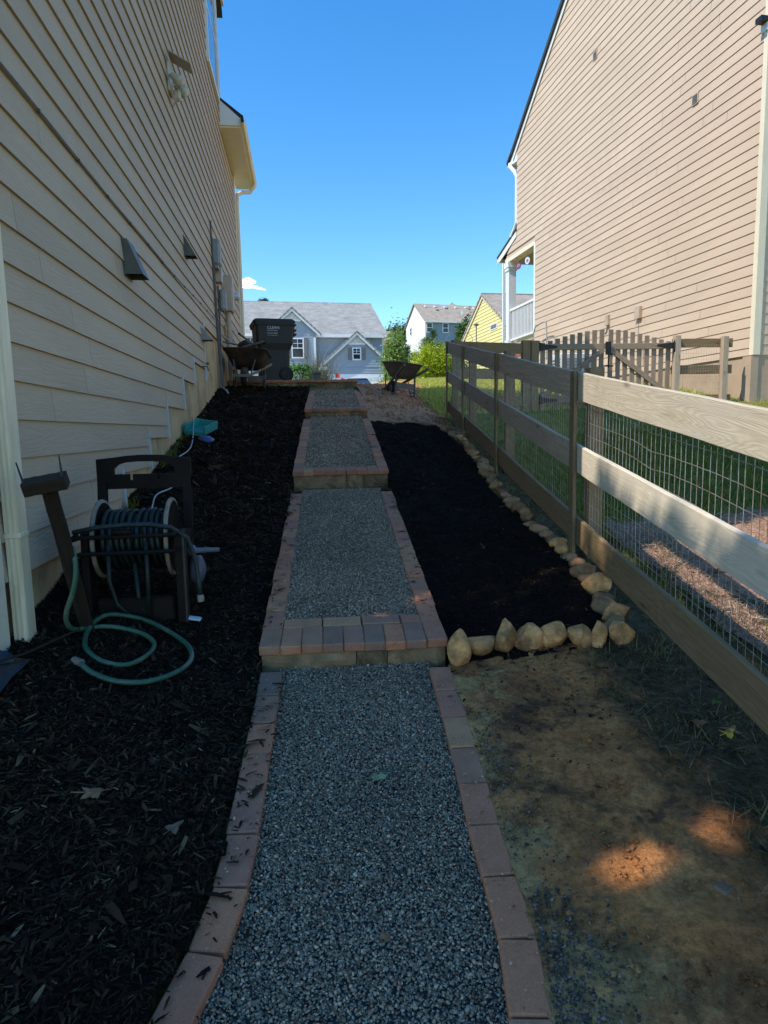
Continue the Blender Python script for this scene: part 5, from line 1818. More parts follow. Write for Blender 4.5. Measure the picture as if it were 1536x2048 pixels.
ld = build(loft_mb([bring(.40, .40, 1.10, .06), bring(.40, .40, 1.135, .06), bring(.36, .36, 1.17, .06), bring(.2, .2, 1.18, .06)]), 'lid', M_BIN, bn)
hd = MB()
for zz in (1.10, 1.0, .92):
    hd.tube([B(.36, .20, zz), B(.44, .18, zz+.005), B(.445, -.1, zz+.005), B(.37, -.14, zz)], .018, 6)
hd.tube([B(.40, .15, 1.1), B(.41, .15, .9)], .02, 6).tube([B(.40, -.1, 1.1), B(.39, -.1, .88)], .02, 6)
build(hd, 'handle', M_BIN, bn)
for yy in (-.30, .26):
    w_ = MB().lathe([(0, -.035), (.09, -.035), (.13, -.03), (.14, 0), (.13, .03), (.09, .035), (0, .035)], (0, 0, 0), 'Y', 24)
    w_.v = [tuple(B(*(Vector(q)+Vector((.20, yy, .14))))) for q in w_.v]
    build(w_, 'wheel', M_TYRE, bn, smooth=True)
M_PRINT = simple('white_print', (.62, .62, .60), .6, .05, 5)
def text_mesh(name, body, size, M, mat, parent, kind=None):
    cu = bpy.data.curves.new(name, 'FONT')
    cu.body = body
    cu.size = size
    cu.align_x = 'LEFT'
    cu.extrude = .0015
    cu.resolution_u = 2
    o = bpy.data.objects.new(name, cu)
    col.objects.link(o)
    dg = bpy.context.evaluated_depsgraph_get()
    me = bpy.data.meshes.new_from_object(o.evaluated_get(dg))
    bpy.data.objects.remove(o)
    bpy.data.curves.remove(cu)
    me.materials.clear()
    q = link(name, me, mat, parent, M=M)
    _reg(q)
    return q
# lettering lies on the sloping front panel of the bin
def txt(body, size, x, z):
    size, x = size*.76, x-.03
    z = .90+(z-.90)*.9+.03
    tilt = math.atan((.36-.345)/(1.06-.72))
    yf = -(.345+(z-.72)*(.36-.345)/(1.06-.72))-.004
    M = Mb_ @ Matrix.Translation((x, yf, z)) @ Matrix.Rotation(R(90)+tilt, 4, 'X')
    text_mesh('lettering', body, size, M, M_PRINT, bn)
txt('CLEAN', .098, -.115, .955)
txt('COMMUNITIES', .0395, -.115, .912)
txt('770-442-9842', .046, -.115, .858)
txt('cleancommunities.us', .0305, -.115, .820)
# ================================================================== HOUSES FARTHER OFF
M_SID_G = simple('blue_grey_siding', (.30, .345, .385), .6, .04, 2)
M_SID_B = simple('slate_blue_siding', (.20, .265, .33), .6, .04, 2)
M_SID_W = simple('white_siding', (.78, .77, .74), .6, .03, 2)
M_SID_Y = simple('yellow_siding', (.74, .62, .25), .6, .04, 2)
M_SH_G = shingle_mat('grey_shingle', (.27, .265, .25), (.40, .39, .37), .2)
M_SH_B = shingle_mat('brown_shingle', (.33, .275, .225), (.46, .39, .32), .2)
M_SHUT = simple('grey_brown_shutter', (.17, .165, .15), .6, .1, 5)
M_DARKGLASS = simple('dark_glass', (.02, .028, .034), .08, .2, 2, spec=.6)

class Frame:
    def __init__(s, o, ang):
        s.o = Vector(o)
        s.u = Vector((math.cos(ang), math.sin(ang), 0))
        s.v = Vector((-math.sin(ang), math.cos(ang), 0))
    def __call__(s, U, V, Z): return s.o+s.u*U+s.v*V+Vector((0, 0, Z))
    def bx(s, u0, u1, v0, v1, z0, z1, mb=None):
        mb = mb or MB()
        return mb.hexa([s(u0, v0, z0), s(u1, v0, z0), s(u1, v1, z0), s(u0, v1, z0), s(u0, v0, z1), s(u1, v0, z1), s(u1, v1, z1), s(u0, v1, z1)])
    def ex(s, poly, v0, v1, mb=None):
        """(U,Z) polygon extruded from v0 to v1"""
        mb = mb or MB()
        return mb.prism([s(a, v0, b) for a, b in poly], (0, 0, 0), s.v*(v1-v0))

def lap(fr, lo, hi, z0, z1, v, pitch, mat, parent, side=None):
    """lapped courses on a far wall, joined: lo(z)/hi(z) give the ends"""
    mb = MB()
    z = z0
    while z < z1-.01:
        zt = min(z+pitch, z1)
        a0, b0, a1, b1 = lo(z), hi(z), lo(zt), hi(zt)
        if b1 > a1:
            if side is None:
                P_ = lambda U, w, Z: fr(U, v-w, Z)
            else:
                P_ = lambda U, w, Z: fr(side-w, U, Z)
            mb.add([P_(a0, .03, z), P_(b0, .03, z), P_(b1, .006, zt), P_(a1, .006, zt), P_(a0, 0, z), P_(b0, 0, z)], [(0, 1, 2, 3), (4, 5, 1, 0)])
        z += pitch
    return build(mb, 'siding', mat, parent, 'stuff')

def window(fr, u0, u1, z0, z1, v, parent, shutters=(), muntin=True, side=None):
    def bx(ua, ub, va, vb, za, zb, mb=None):
        if side is None:
            return fr.bx(ua, ub, va, vb, za, zb, mb)
        return fr.bx(side+va, side+vb, ua, ub, za, zb, mb)
    w = build(bx(u0, u1, v-.03, v+.02, z0, z1), 'window', M_DARKGLASS, parent)
    mb = MB()
    t = .075
    bx(u0-t, u0+.02, v-.075, v, z0-t, z1+t, mb); bx(u1-.02, u1+t, v-.075, v, z0-t, z1+t, mb)
    bx(u0, u1, v-.074, v, z0-t, z0+.03, mb); bx(u0, u1, v-.074, v, z1-.03, z1+t, mb)
    zm = (z0+z1)/2
    bx(u0, u1, v-.066, v, zm-.035, zm+.035, mb)
    if muntin:
        um = (u0+u1)/2
        bx(um-.018, um+.018, v-.052, v, zm, z1, mb)
        bx(u0, u1, v-.05, v, (zm+z1)/2-.018, (zm+z1)/2+.018, mb)
    build(mb, 'frame', M_TRIM_W, w)
    for a, b in shutters:
        s_ = build(bx(a, b, v-.07, v-.02, z0-.05, z1+.05), 'shutter', M_SHUT, parent)
        mb = MB()
        for za, zb in ((z0+.03, zm-.05), (zm+.05, z1-.03)):
            bx(a+.05, b-.05, v-.085, v-.06, za, zb, mb)
        build(mb, 'shutter_panel', M_SHUT, s_)
    return w

# --- blue-grey house across the street
GA = Frame((.85, 56.0, 0), R(5.5))
gh_ = thing('grey_house', GA(1, 4, 3.6), 'blue-grey house with grey shingled roof and two vented front gables, straight ahead up the slope', 'house')
build(GA.bx(-14, 6.3, .02, 12, 3.2, 7.75), 'wall', M_SID_G, gh_)
lap(GA, lambda z: .45, lambda z: 6.28, 4.6, 7.68, -.0, .2, M_SID_G, gh_)
lap(GA, lambda z: -14, lambda z: -3.4, 4.6, 7.7, 0, .2, M_SID_G, gh_)
# main roof
def roofslab(fr, u0, u1, va, za, vb, zb, th, mat, parent, name='roof'):
    """slab lying in its own axes so that shingles follow the slope"""
    a, b, c = fr(u0, va, za), fr(u1, va, za), fr(u0, vb, zb)
    x = (b-a).normalized()
    y_ = (c-a).normalized()
    n = x.cross(y_)
    M = Matrix((x, y_, n)).transposed().to_4x4()
    M.translation = a
    mb = MB().box(((b-a).length/2, (c-a).length/2, -th/2), ((b-a).length, (c-a).length, th))
    o = link(name, mb.mesh(name), mat, parent, M=M)
    _reg(o)
    return o
roofslab(GA, -14, 6.65, -.45, 7.93, 6.3, 11.66, .12, M_SH_G, gh_)
roofslab(GA, -14, 6.65, 13.0, 7.93, 6.3, 11.66, .12, M_SH_G, gh_)
build(GA.ex([(-.35, 0), (6.3, 0), (6.3, 0)], 0, .01) if False else MB().prism([GA(6.3, 0, 7.7), GA(6.3, 12, 7.7), GA(6.3, 6.2, 11.5)], (0, 0, 0), GA.u*-.2), 'gable_wall', M_SID_G, gh_)
build(GA.bx(.1, 6.62, -.52, -.44, 7.68, 7.93), 'fascia', M_TRIM_W, gh_)
build(GA.bx(-14, -3.5, -.52, -.44, 7.68, 7.93), 'fascia', M_TRIM_W, gh_)
build(GA.bx(.1, 6.55, -.44, 0, 7.68, 7.71), 'soffit', M_TRIM_W, gh_)
build(GA.bx(6.22, 6.36, -.04, .05, 3.3, 7.68), 'corner_board', M_TRIM_W, gh_)
build(GA.bx(.36, .5, -.64, -.52, 4.9, 7.64), 'corner_board', M_TRIM_W, gh_)
def gable(fr, uc, half, z_e, slope, vf, zbase, parent, vent_u, vent_zb, mat, over=.3):
    za = z_e+half*slope
    build(fr.ex([(uc-half+.15, z_e+.02), (uc+half-.15, z_e+.02), (uc, za-.12)], vf+.02, vf+1.5), 'gable_wall', mat, parent)
    lap(fr, lambda z: max(uc-half+.3, uc-(za-z)/slope+.1), lambda z: min(uc+half-.3, uc+(za-z)/slope-.1), zbase, vent_zb-.02, vf, .2, mat, parent)
    # rake boards and roof
    for sg in (-1, 1):
        mb = MB()
        q = [(uc, za+.02), (uc+sg*(half+.0), z_e+.02), (uc+sg*(half+.0), z_e-.26), (uc, za-.26)]
        if sg < 0: q = q[::-1]
        fr.ex(q, vf-over, vf-over+.05, mb)
        build(mb, 'rake_board', M_TRIM_W, parent)
        a, b = fr(uc, vf-over-.06, za+.06), fr(uc+sg*(half+.12), vf-over-.06, z_e+.06-.12*slope)
        x = fr.v
        y_ = (a-b).normalized()
        n = x.cross(y_)
        if n.z < 0:
            x = -x
            n = -n
        M = Matrix((x, y_, n)).transposed().to_4x4()
        M.translation = b
        ln, dp = (a-b).length, 3.9
        mb = MB().box(((dp/2) if x.dot(fr.v) > 0 else -dp/2, ln/2, -.02), (dp, ln, .10))
        o = link('gable_roof', mb.mesh('gable_roof'), M_SH_G, parent, M=M)
        _reg(o)
    # louvred triangle with a trim board below it
    hv = vent_u
    zt = vent_zb+hv*slope
    vt = build(fr.ex([(uc-hv, vent_zb), (uc+hv, vent_zb), (uc, zt)], vf-.05, vf), 'gable_vent', M_TRIM_W, parent)
    mb = MB()
    z = vent_zb+.05
    while z < zt-.12:
        w = (zt-z)/slope-.07
        fr.bx(uc-w, uc+w, vf-.10, vf-.06, z, z+.035, mb)
        z += .085
    build(mb, 'louvre', M_TRIM_W, vt)
    wt = (za-vent_zb)/slope-.25
    fr_t = build(fr.bx(uc-wt, uc+wt, vf-.12, vf-.03, vent_zb-.15, vent_zb), 'trim_board', M_TRIM_W, parent)
build(GA.bx(-3.4, .42, -.5, .1, 3.2, 7.72), 'front_bay', M_SID_G, gh_)
gable(GA, -1.38, 2.24, 7.92, .89, -.52, 5.0, gh_, .68, 9.05, M_SID_G)
window(GA, -1.43, -.55, 6.02, 7.52, -.53, gh_, ((-.44, -.14), (-1.84, -1.54)))
window(GA, -5.14, -4.34, 6.16, 7.63, -.03, gh_, ())
build(GA.bx(1.0-.3, 6.85, -1.3, .1, 3.0, 5.25), 'garage_front', M_SID_G, gh_)
lap(GA, lambda z: .9, lambda z: 6.7, 4.5, 5.2, -1.3, .2, M_SID_G, gh_)
gable(GA, 3.77, 3.28, 5.10, .875, -1.32, 5.2, gh_, .7, 7.12, M_SID_G, .35)
window(GA, 3.46, 4.06, 5.80, 6.68, -1.34, gh_, ((3.04, 3.38), (4.14, 4.48)))
build(GA.bx(.55, 1.25, -1.72, -1.3, 4.92, 5.16), 'eave_return', M_TRIM_W, gh_)
build(GA.bx(.72, .88, -1.36, -1.2, 3.2, 4.92), 'corner_board', M_TRIM_W, gh_)
gd = build(GA.bx(1.25, 6.2, -1.36, -1.2, 3.0, 4.42), 'garage_door', M_TRIM_W, gh_)
mb = MB()
for r_ in range(3):
    for c_ in range(8):
        GA.bx(1.33+c_*.61, 1.33+c_*.61+.5, -1.385, -1.36, 3.12+r_*.44, 3.12+r_*.44+.34, mb)
build(mb, 'door_panels', M_TRIM_W, gd, 'stuff')
build(GA.bx(1.05, 6.4, -1.34, -1.3, 4.42, 4.6), 'trim_board', M_TRIM_W, gh_)
for u_ in (2.2,):
    pass

# --- white-gabled blue house on the rise behind
BA = Frame((18.6, 97.5, 0), R(11))
bh = thing('blue_house', BA(5, 4, 10), 'two-storey house with a white gable end and blue front wall, far off', 'house')
build(BA.bx(.02, 15, .02, 8.2, 8.5, 15.75), 'wall', M_SID_B, bh)
lap(BA, lambda z: 0, lambda z: 15, 9.5, 15.8, 0, .2, M_SID_B, bh)
build(MB().prism([BA(0, .05, 15.7), BA(0, 8.2, 15.7), BA(0, 4.1, 18.7)], (0, 0, 0), BA.u*.2), 'gable_wall', M_SID_W, bh)
lap(BA, lambda z: .0 if z < 15.8 else (z-15.8)*1.36, lambda z: 8.2 if z < 15.8 else 8.2-(z-15.8)*1.36, 9.0, 18.6, 0, .2, M_SID_W, bh, side=0)
roofslab(BA, -.25, 15.3, -.4, 15.72, 4.1, 18.9, .1, M_SH_B, bh)
roofslab(BA, -.25, 15.3, 8.6, 15.72, 4.1, 18.9, .1, M_SH_B, bh)
build(BA.bx(-.2, 15.2, -.48, -.4, 15.5, 15.74), 'gutter', M_TRIM_W, bh)
build(BA.bx(-.06, .08, -.06, .06, 8.6, 15.6), 'corner_board', M_TRIM_W, bh)
for a in (.22, 2.78):
    window(BA, a, a+.83, 14.15, 15.45, -.03, bh, (), False)
window(BA, 5.5, 6.2, 14.5, 15.55, -.03, bh, (), False, side=0)
for u_ in (1.5, 3.0, 4.7, 6.5, 8.2, 9.6):
    build(BA.bx(u_-.22, u_+.22, 3.2, 3.65, 18.35, 18.62), 'roof_vent', M_TRIM_W, bh)
for u_, v_, z_ in ((2.95, 2.3, 17.75), (4.7, 2.9, 18.1)):
    build(BA.bx(u_-.22, u_+.22, v_, v_+.3, z_-.15, z_+.12), 'roof_vent', M_SHUT, bh)
build(MB().tube([BA(6.7, 1.6, 16.9), BA(6.7, 1.6, 17.75)], .07, 8), 'vent_pipe', M_TRIM_W, bh)
mb = MB().convex([BA(6.0, 7, 18.0), BA(10.6, 7, 18.0), BA(10.6, 12, 18.0), BA(6.0, 12, 18.0), BA(8.3, 9, 20.4)], [(3, 2, 1, 0), (0, 1, 4), (1, 2, 4), (2, 3, 4), (3, 0, 4)])
build(mb, 'rear_roof', M_SH_B, bh)
build(MB().hexa([BA(.1, 8.2, 13.5), BA(3, 8.2, 13.5), BA(3, 9.9, 13.1), BA(.1, 9.9, 13.1), BA(.1, 8.2, 14.0), BA(3, 8.2, 14.0), BA(3, 9.9, 13.25), BA(.1, 9.9, 13.25)]), 'porch_roof', M_TRIM_W, bh)
build(BA.bx(.12, .34, 9.3, 9.5, 9.5, 13.15), 'porch_post', M_TRIM_W, bh)
build(BA.bx(.4, 2.4, 8.21, 8.28, 10.2, 12.9), 'porch_door', M_DARKGLASS, bh)

# --- yellow gable house
YA = Frame((10.17, 38.0, 0), WR*-1)      # U runs to the right, V along the gable wall
yh_ = thing('yellow_house', YA(3, -1.4, 2), 'yellow lap-sided gable house with a brown roof, beyond the porch on the right', 'house')
build(YA.bx(.03, 10, -4.7, 1.8, 1.2, 5.4), 'wall', M_SID_Y, yh_)
build(MB().prism([YA(.03, -4.7, 5.38), YA(.03, 1.8, 5.38), YA(.03, -1.46, 7.2)], (0, 0, 0), YA.u*.3), 'gable_wall', M_SID_Y, yh_)
lap(YA, lambda z: -4.75 if z < 5.4 else -4.75+(z-5.4)*1.79, lambda z: 1.85 if z < 5.4 else 1.85-(z-5.4)*1.79, 1.7, 7.15, 0, .1783, M_SID_Y, yh_, side=.0)
roofslab(YA, -.12, 10, -5.1, 5.25, -1.46, 7.33, .1, M_SH_B, yh_)
roofslab(YA, -.12, 10, 2.2, 5.25, -1.46, 7.33, .1, M_SH_B, yh_)
for va, vb in ((2.2, -1.46), (-5.1, -1.46)):
    mb = MB().hexa([YA(-.09, va, 5.08), YA(-.04, va, 5.08), YA(-.04, vb, 7.12), YA(-.09, vb, 7.12), YA(-.09, va, 5.2), YA(-.04, va, 5.2), YA(-.04, vb, 7.24), YA(-.09, vb, 7.24)])
    build(mb, 'rake_board', M_TRIM, yh_)
build(YA.bx(-.12, 10, 2.1, 2.25, 5.06, 5.24), 'gutter', M_TRIM_W, yh_)
vt = build(YA.bx(-.045, 0, -3.65, -2.6, 5.18, 5.5), 'wall_vent', M_TRIM_W, yh_)
build(YA.bx(-.055, -.03, -3.55, -2.7, 5.24, 5.44), 'louvre', M_SHUT, vt)
gp = thing('garden_pole', (9.2, 34.5, 2.0), 'thin garden pole with finial and curled wire before the yellow house', 'garden pole')
build(MB().tube([(9.3, 34.5, 2.0), (9.3, 34.5, 5.35)], .03, 6), 'pole', M_SHUT, gp)
build(MB().lathe([(0, 0), (.12, .02), (.14, .1), (0, .16)], (9.3, 34.5, 5.3), 'Z', 10), 'finial', M_SHUT, gp)
build(MB().tube([(9.3+.7*math.cos(a)-.9, 34.5, 4.6+.45*math.sin(a)) for a in np.linspace(-.4, 3.6, 16)], .012, 5), 'wire_curl', M_SHUT, gp)

# --- roof of a tan house far behind the grey one
TA = Frame((8.8, 88, 0), R(4))
th_ = thing('distant_house', TA(0, 4, 9), 'pinkish-brown roof of a distant house just right of the grey house', 'house')
build(TA.bx(-4, 4, 0, 8, 8, 11.2), 'wall', M_SID_R, th_)
roofslab(TA, -4.4, 4.4, -.5, 11.0, 4, 13.4, .12, shingle_mat('pinkish_shingle', (.30, .20, .165), (.40, .28, .23)), th_)
roofslab(TA, -4.4, 4.4, 8.5, 11.0, 4, 13.4, .12, M_SH_B, th_)

# --- car on the street, only its roof shows over the crest
M_CAR = simple('dark_car_paint', (.012, .012, .016), .2, .05, 3, spec=.7)
M_CARGLASS = simple('car_glass', (.03, .04, .05), .05, .1, 3, spec=.9)
def car(x, y_, zb, lab):
    t = thing('parked_car', (x, y_, zb), lab, 'car')
    def sec(yy, hw_, z0, z1): return [(x-hw_, y_+yy, zb+z0), (x+hw_, y_+yy, zb+z0), (x+hw_*.97, y_+yy, zb+z1), (x-hw_*.97, y_+yy, zb+z1)]
    def loft4(secs):
        mb = MB()
        vs2 = [q for s_ in secs for q in s_]
        fs2 = [(0, 1, 2, 3), tuple(reversed([4*(len(secs)-1)+i for i in range(4)]))]
        for i in range(len(secs)-1):
            for k in range(4):
                k2 = (k+1) % 4
                fs2.append((4*i+k, 4*i+k2, 4*i+4+k2, 4*i+4+k))
        mb.add(vs2, fs2)
        return mb
    bd = build(loft4([sec(-2.2, .78, .35, .62), sec(-2.05, .86, .22, .80), sec(-.9, .90, .20, .93), sec(1.6, .90, .20, .95), sec(2.2, .84, .25, .90), sec(2.28, .8, .4, .8)]), 'body', M_CAR, t)
    def sec2(yy, hb, z): return (yy, hb, z)
    mb = MB().hexa([(x-.82, y_-.95, zb+.93), (x+.82, y_-.95, zb+.93), (x+.82, y_+2.1, zb+.93), (x-.82, y_+2.1, zb+.93), (x-.60, y_-.1, zb+1.40), (x+.60, y_-.1, zb+1.40), (x+.60, y_+1.5, zb+1.42), (x-.60, y_+1.5, zb+1.42)])
    build(mb, 'windows', M_CARGLASS, t)
    mb = MB().hexa([(x-.63, y_-.18, zb+1.385), (x+.63, y_-.18, zb+1.385), (x+.63, y_+1.58, zb+1.40), (x-.63, y_+1.58, zb+1.40), (x-.52, y_-.02, zb+1.46), (x+.52, y_-.02, zb+1.46), (x+.52, y_+1.4, zb+1.475), (x-.52, y_+1.4, zb+1.475)])
    build(mb, 'roof', M_CAR, t)
    for sx in (-.86, .86):
        for sy in (-1.35, 1.35):
            w_ = build(MB().lathe([(0, -.1), (.2, -.1), (.32, -.08), (.33, 0), (.32, .08), (.2, .1), (0, .1)], (x+sx, y_+sy, zb+.33), 'X', 18), 'wheel', M_TYRE, t, smooth=True)
        build(MB().box((x+sx*.72, y_-2.19, zb+.66), (.3, .08, .12), None, .02), 'headlight', M_TRIM_W, t)
        build(MB().box((x+sx*1.1, y_-.75, zb+1.0), (.16, .1, .12), None, .02), 'mirror', M_CAR, t)
car(3.3, 38.5, 1.52, 'dark car on the street, only its rounded roof showing over the dirt crest')
def flag(x, y_, h, lab, c):
    z = gz(x, y_)
    t = thing('marker_flag', (x, y_, z), lab, 'flag', 'small red marker flags')
    build(MB().tube([(x, y_, z), (x+.01, y_, z+h)], .004, 5), 'wire', M_STEEL, t)
    mb = MB()
    mb.add([(x+.01, y_, z+h), (x+.085, y_+.03, z+h-.02), (x+.15, y_, z+h-.05), (x+.14, y_+.0, z+h-.16), (x+.07, y_+.03, z+h-.14), (x+.005, y_, z+h-.12)], [(0, 1, 4, 5), (1, 2, 3, 4)])
    build(mb, 'flag', c, t)
M_RED = simple('red_plastic', (.70, .05, .05), .6, .05, 3)
flag(1.05, 20.0, .46, 'small pinkish-red flag sticking up over the retaining wall', M_RED)
flag(1.26, 20.6, .36, 'small red flag tip beside the dark car roof', M_RED)

# ================================================================== PLANTS
_lf = np.array([(0, -1, 0), (.42, -.1, .14), (0, 1, -.05), (-.42, -.1, .14)], float)
_lff = np.array([(0, 1, 2, 3)])

def leaf_cloud(c, rad, ncl, nper, size, spread=.27, shell=.5, box=False):
    c, rad = np.array(c, float), np.array(rad, float)
    if box:
        cc = rng.uniform(-1, 1, (ncl, 3))
    else:
        d = rng.normal(size=(ncl, 3))
        d /= np.linalg.norm(d, axis=1)[:, None]
        cc = d*(shell+(1-shell)*rng.random(ncl)[:, None]**.6)
    pos = np.repeat(cc, nper, 0)+rng.normal(0, spread, (ncl*nper, 3))*rng.uniform(.6, 1.2, (ncl, 1)).repeat(nper, 0)
    return c+pos*rad

def leaves(name, pos, size, mat, parent, tilt=.7):
    n = len(pos)
    s = size*rng.lognormal(0, .3, n)
    V, F = scatter(_lf, _lff, pos, np.stack((s, s, s), -1), rng.random(n)*6.283, rng.normal(0, tilt, (n, 2)))
    return np_mesh(name, V, F, mat, parent, 'stuff')

M_BARK = simple('bark', (.10, .075, .055), .9, .3, 8, .6, 30, .01)
M_LEAF_DK = leaf_mat('dark_tree_leaf', [(0, (.018, .045, .012)), (.6, (.035, .075, .018)), (1, (.075, .12, .03))])
M_LEAF_MD = leaf_mat('mid_green_leaf', [(0, (.035, .085, .018)), (.6, (.075, .15, .03)), (1, (.16, .24, .06))])
M_LEAF_LT = leaf_mat('light_green_leaf', [(0, (.11, .19, .04)), (.6, (.22, .33, .08)), (1, (.42, .48, .2))])
M_LEAF_YG = leaf_mat('yellow_green_leaf', [(0, (.18, .27, .02)), (.6, (.36, .46, .035)), (1, (.60, .58, .08))])
M_NEEDLE = leaf_mat('pine_needle', [(0, (.025, .07, .018)), (.6, (.06, .13, .03)), (1, (.14, .22, .06))], .25)
M_LEAF_HY = leaf_mat('broad_leaf', [(0, (.06, .16, .03)), (1, (.13, .27, .06))], .35, .35)

def tree(name, base, top, rad, lab, mat, ncl, nper, size, group=None, cz=None, cat='tree', trunk=.12, lean=(0, 0)):
    x, y_ = base
    z = gz(x, y_)
    t = thing(name, (x, y_, z), lab, cat, group)
    czz = cz if cz is not None else (z+(top-z)*.58)
    rz = top-czz
    mb = MB().tube([(x, y_, z-.2), (x+.03, y_, z+(czz-z)*.5), (x+.06, y_+.04, czz), (x, y_, czz+rz*.6)], [trunk, trunk*.8, trunk*.55, trunk*.15], 8)
    for k in range(7):
        a = k*2.4
        h = z+(czz-z)*(.45+.09*k)
        mb.tube([(x+.03, y_, h), (x+rad*.35*math.cos(a), y_+rad*.35*math.sin(a), h+rz*.25), (x+rad*.75*math.cos(a), y_+rad*.75*math.sin(a), h+rz*.5)], [trunk*.4, trunk*.25, trunk*.08], 6)
    build(mb, 'trunk', M_BARK, t)
    pos = leaf_cloud((x, y_, czz), (rad, rad, rz), ncl, nper, size)
    leaves('crown', pos, size, mat, t)
    return t
tree('background_tree', (14.6, 112), 15.2, 1.6, 'low dark tree top behind the distant brown roof', M_LEAF_DK, 60, 160, .2, 'trees on the rise')
tree('background_tree', (17.2, 115), 17.0, 2.5, 'large dark green tree beside the white gable end', M_LEAF_DK, 90, 180, .22, 'trees on the rise')
tree('background_tree', (20.4, 118), 17.8, 2.3, 'dark tree top showing behind the left edge of the white gable', M_LEAF_DK, 60, 160, .22, 'trees on the rise')
tree('background_tree', (-5.0, 100), 19.2, .75, 'tiny tree top showing over the ridge of the grey roof', M_LEAF_DK, 30, 110, .12, cz=18.5)
tree('young_tree', (5.75, 40), 5.55, .66, 'light green young tree between the grey house and the white gable', M_LEAF_LT, 80, 110, .08, None, 3.8, 'tree', .05)
tree('background_tree', (13.9, 55), 8.6, .8, 'mid-green tree between the blue house and the yellow house', M_LEAF_MD, 70, 120, .14)
tree('background_tree', (12.7, 52), 6.6, .6, 'lower green tree at the left edge of the yellow house', M_LEAF_MD, 50, 100, .12)

def pine(x, y_, top, rad, lab):
    z = gz(x, y_)
    t = thing('young_pine', (x, y_, z), lab, 'pine tree', 'young pines beyond the lawn')
    build(MB().tube([(x, y_, z-.1), (x, y_, top)], [.05, .01], 6), 'trunk', M_BARK, t)
    n_w = int((top-z)/.2)
    P_, D_ = [], []
    for w in range(n_w):
        h = z+.15+(top-z-.2)*w/n_w
        rl = rad*(1-w/n_w)**.75*random.uniform(.75, 1.15)+.08
        for b in range(7):
            a = random.uniform(0, 6.283)
            for k in range(14):
                tt = (k+1)/14
                up = .45*rl*tt**1.5
                P_.append((x+rl*tt*math.cos(a)+random.gauss(0, .03), y_+rl*tt*math.sin(a)+random.gauss(0, .03), h+up+random.gauss(0, .03)))
    pos = np.repeat(np.array(P_), 4, 0)
    n = len(pos)
    tn = np.array([(-.03, 0, 0), (.03, 0, 0), (0, .25, 1)], float)
    s = .16*rng.lognormal(0, .25, n)
    V, F = scatter(tn, np.array([(0, 1, 2)]), pos+rng.normal(0, .02, pos.shape), np.stack((s, s, s), -1), rng.random(n)*6.283, rng.normal(0, .7, (n, 2)))
    np_mesh('crown', V, F, M_NEEDLE, t, 'stuff')
for x, y_, top, rad, lab in ((6.25, 33, 4.55, .55, 'tallest left young pine in front of the white gable end'), (6.75, 33.5, 5.05, .6, 'tallest young pine in front of the blue wall'), (7.25, 34, 4.5, .55, 'young pine close to the left of the fence top'),
                             (5.05, 31, 3.95, .28, 'thin small pine left of the white gable foot'), (5.45, 31.5, 3.7, .35, 'low spindly pine below the white gable'), (7.75, 33, 4.3, .5, 'young pine showing just behind the far fence post')):
    pine(x, y_, top, rad, lab)

def shrub(name, base, rad, h, lab, mat, ncl, nper, size, cat='shrub'):
    x, y_ = base
    z = gz(x, y_)
    t = thing(name, (x, y_, z), lab, cat)
    mb = MB()
    for k in range(6):
        a = k*1.05
        mb.tube([(x, y_, z-.05), (x+rad*.4*math.cos(a), y_+rad*.4*math.sin(a), z+h*.45), (x+rad*.7*math.cos(a), y_+rad*.7*math.sin(a), z+h*.8)], [.03, .02, .006], 5)
    build(mb, 'stems', M_BARK, t)
    pos = leaf_cloud((x, y_, z+h*.5), (rad, rad*.8, h*.55), ncl, nper, size)
    leaves('foliage', pos, size, mat, t)
shrub('shrub', (5.35, 26.5), .72, 1.35, 'bright yellow-green bush at the edge of the lawn behind the wheelbarrow', M_LEAF_YG, 90, 120, .045)
shrub('shrub', (6.7, 28.5), .6, 1.2, 'green shrub seen through the far end of the board fence', M_LEAF_MD, 50, 50, .055)
shrub('shrub', (4.7, 30.5), .5, .9, 'small green shrub between the wheelbarrow and the young tree', M_LEAF_MD, 40, 50, .05)
shrub('shrub', (9.6, 26.5), .7, .8, 'low green shrub at the foot of the yellow house, seen through the fence', M_LEAF_MD, 40, 50, .06)

# broad-leaved plant beside the bin: each leaf its own piece
hp = thing('broad_leaved_plant', (-.02, 18.2, gz(-.02, 18.2)), 'broad-leaved bright green plant right of the black bin', 'plant')
def leaf_obj_mesh(L, W_):
    vs_, fs_ = [], []
    n_ = 6
    for i in range(n_+1):
        t_ = i/n_
        w = W_*math.sin(math.pi*min(1, t_*.94+.06))**.8*(1-.25*t_)
        zz = .30*L*math.sin(t_*2.2)-.38*L*t_*t_
        vs_ += [(-w, L*t_, zz+.18*w), (0, L*t_, zz), (w, L*t_, zz+.18*w)]
    for i in range(n_):
        for k in (0, 1):
            fs_.append((3*i+k, 3*i+k+1, 3*i+3+k+1, 3*i+3+k))
    mb = MB()
    mb.add(vs_, fs_)
    return mb.mesh('leaf')
lm = leaf_obj_mesh(.17, .05)
lm.materials.append(M_LEAF_HY)
zb_ = gz(-.02, 18.2)
mb = MB()
for k in range(9):
    a = k*.7
    mb.tube([(-.02, 18.2, zb_), (-.02+.16*math.cos(a), 18.2+.16*math.sin(a), zb_+.33), (-.02+.27*math.cos(a), 18.2+.27*math.sin(a), zb_+.48)], .008, 5)
build(mb, 'stems', M_LEAF_HY, hp)
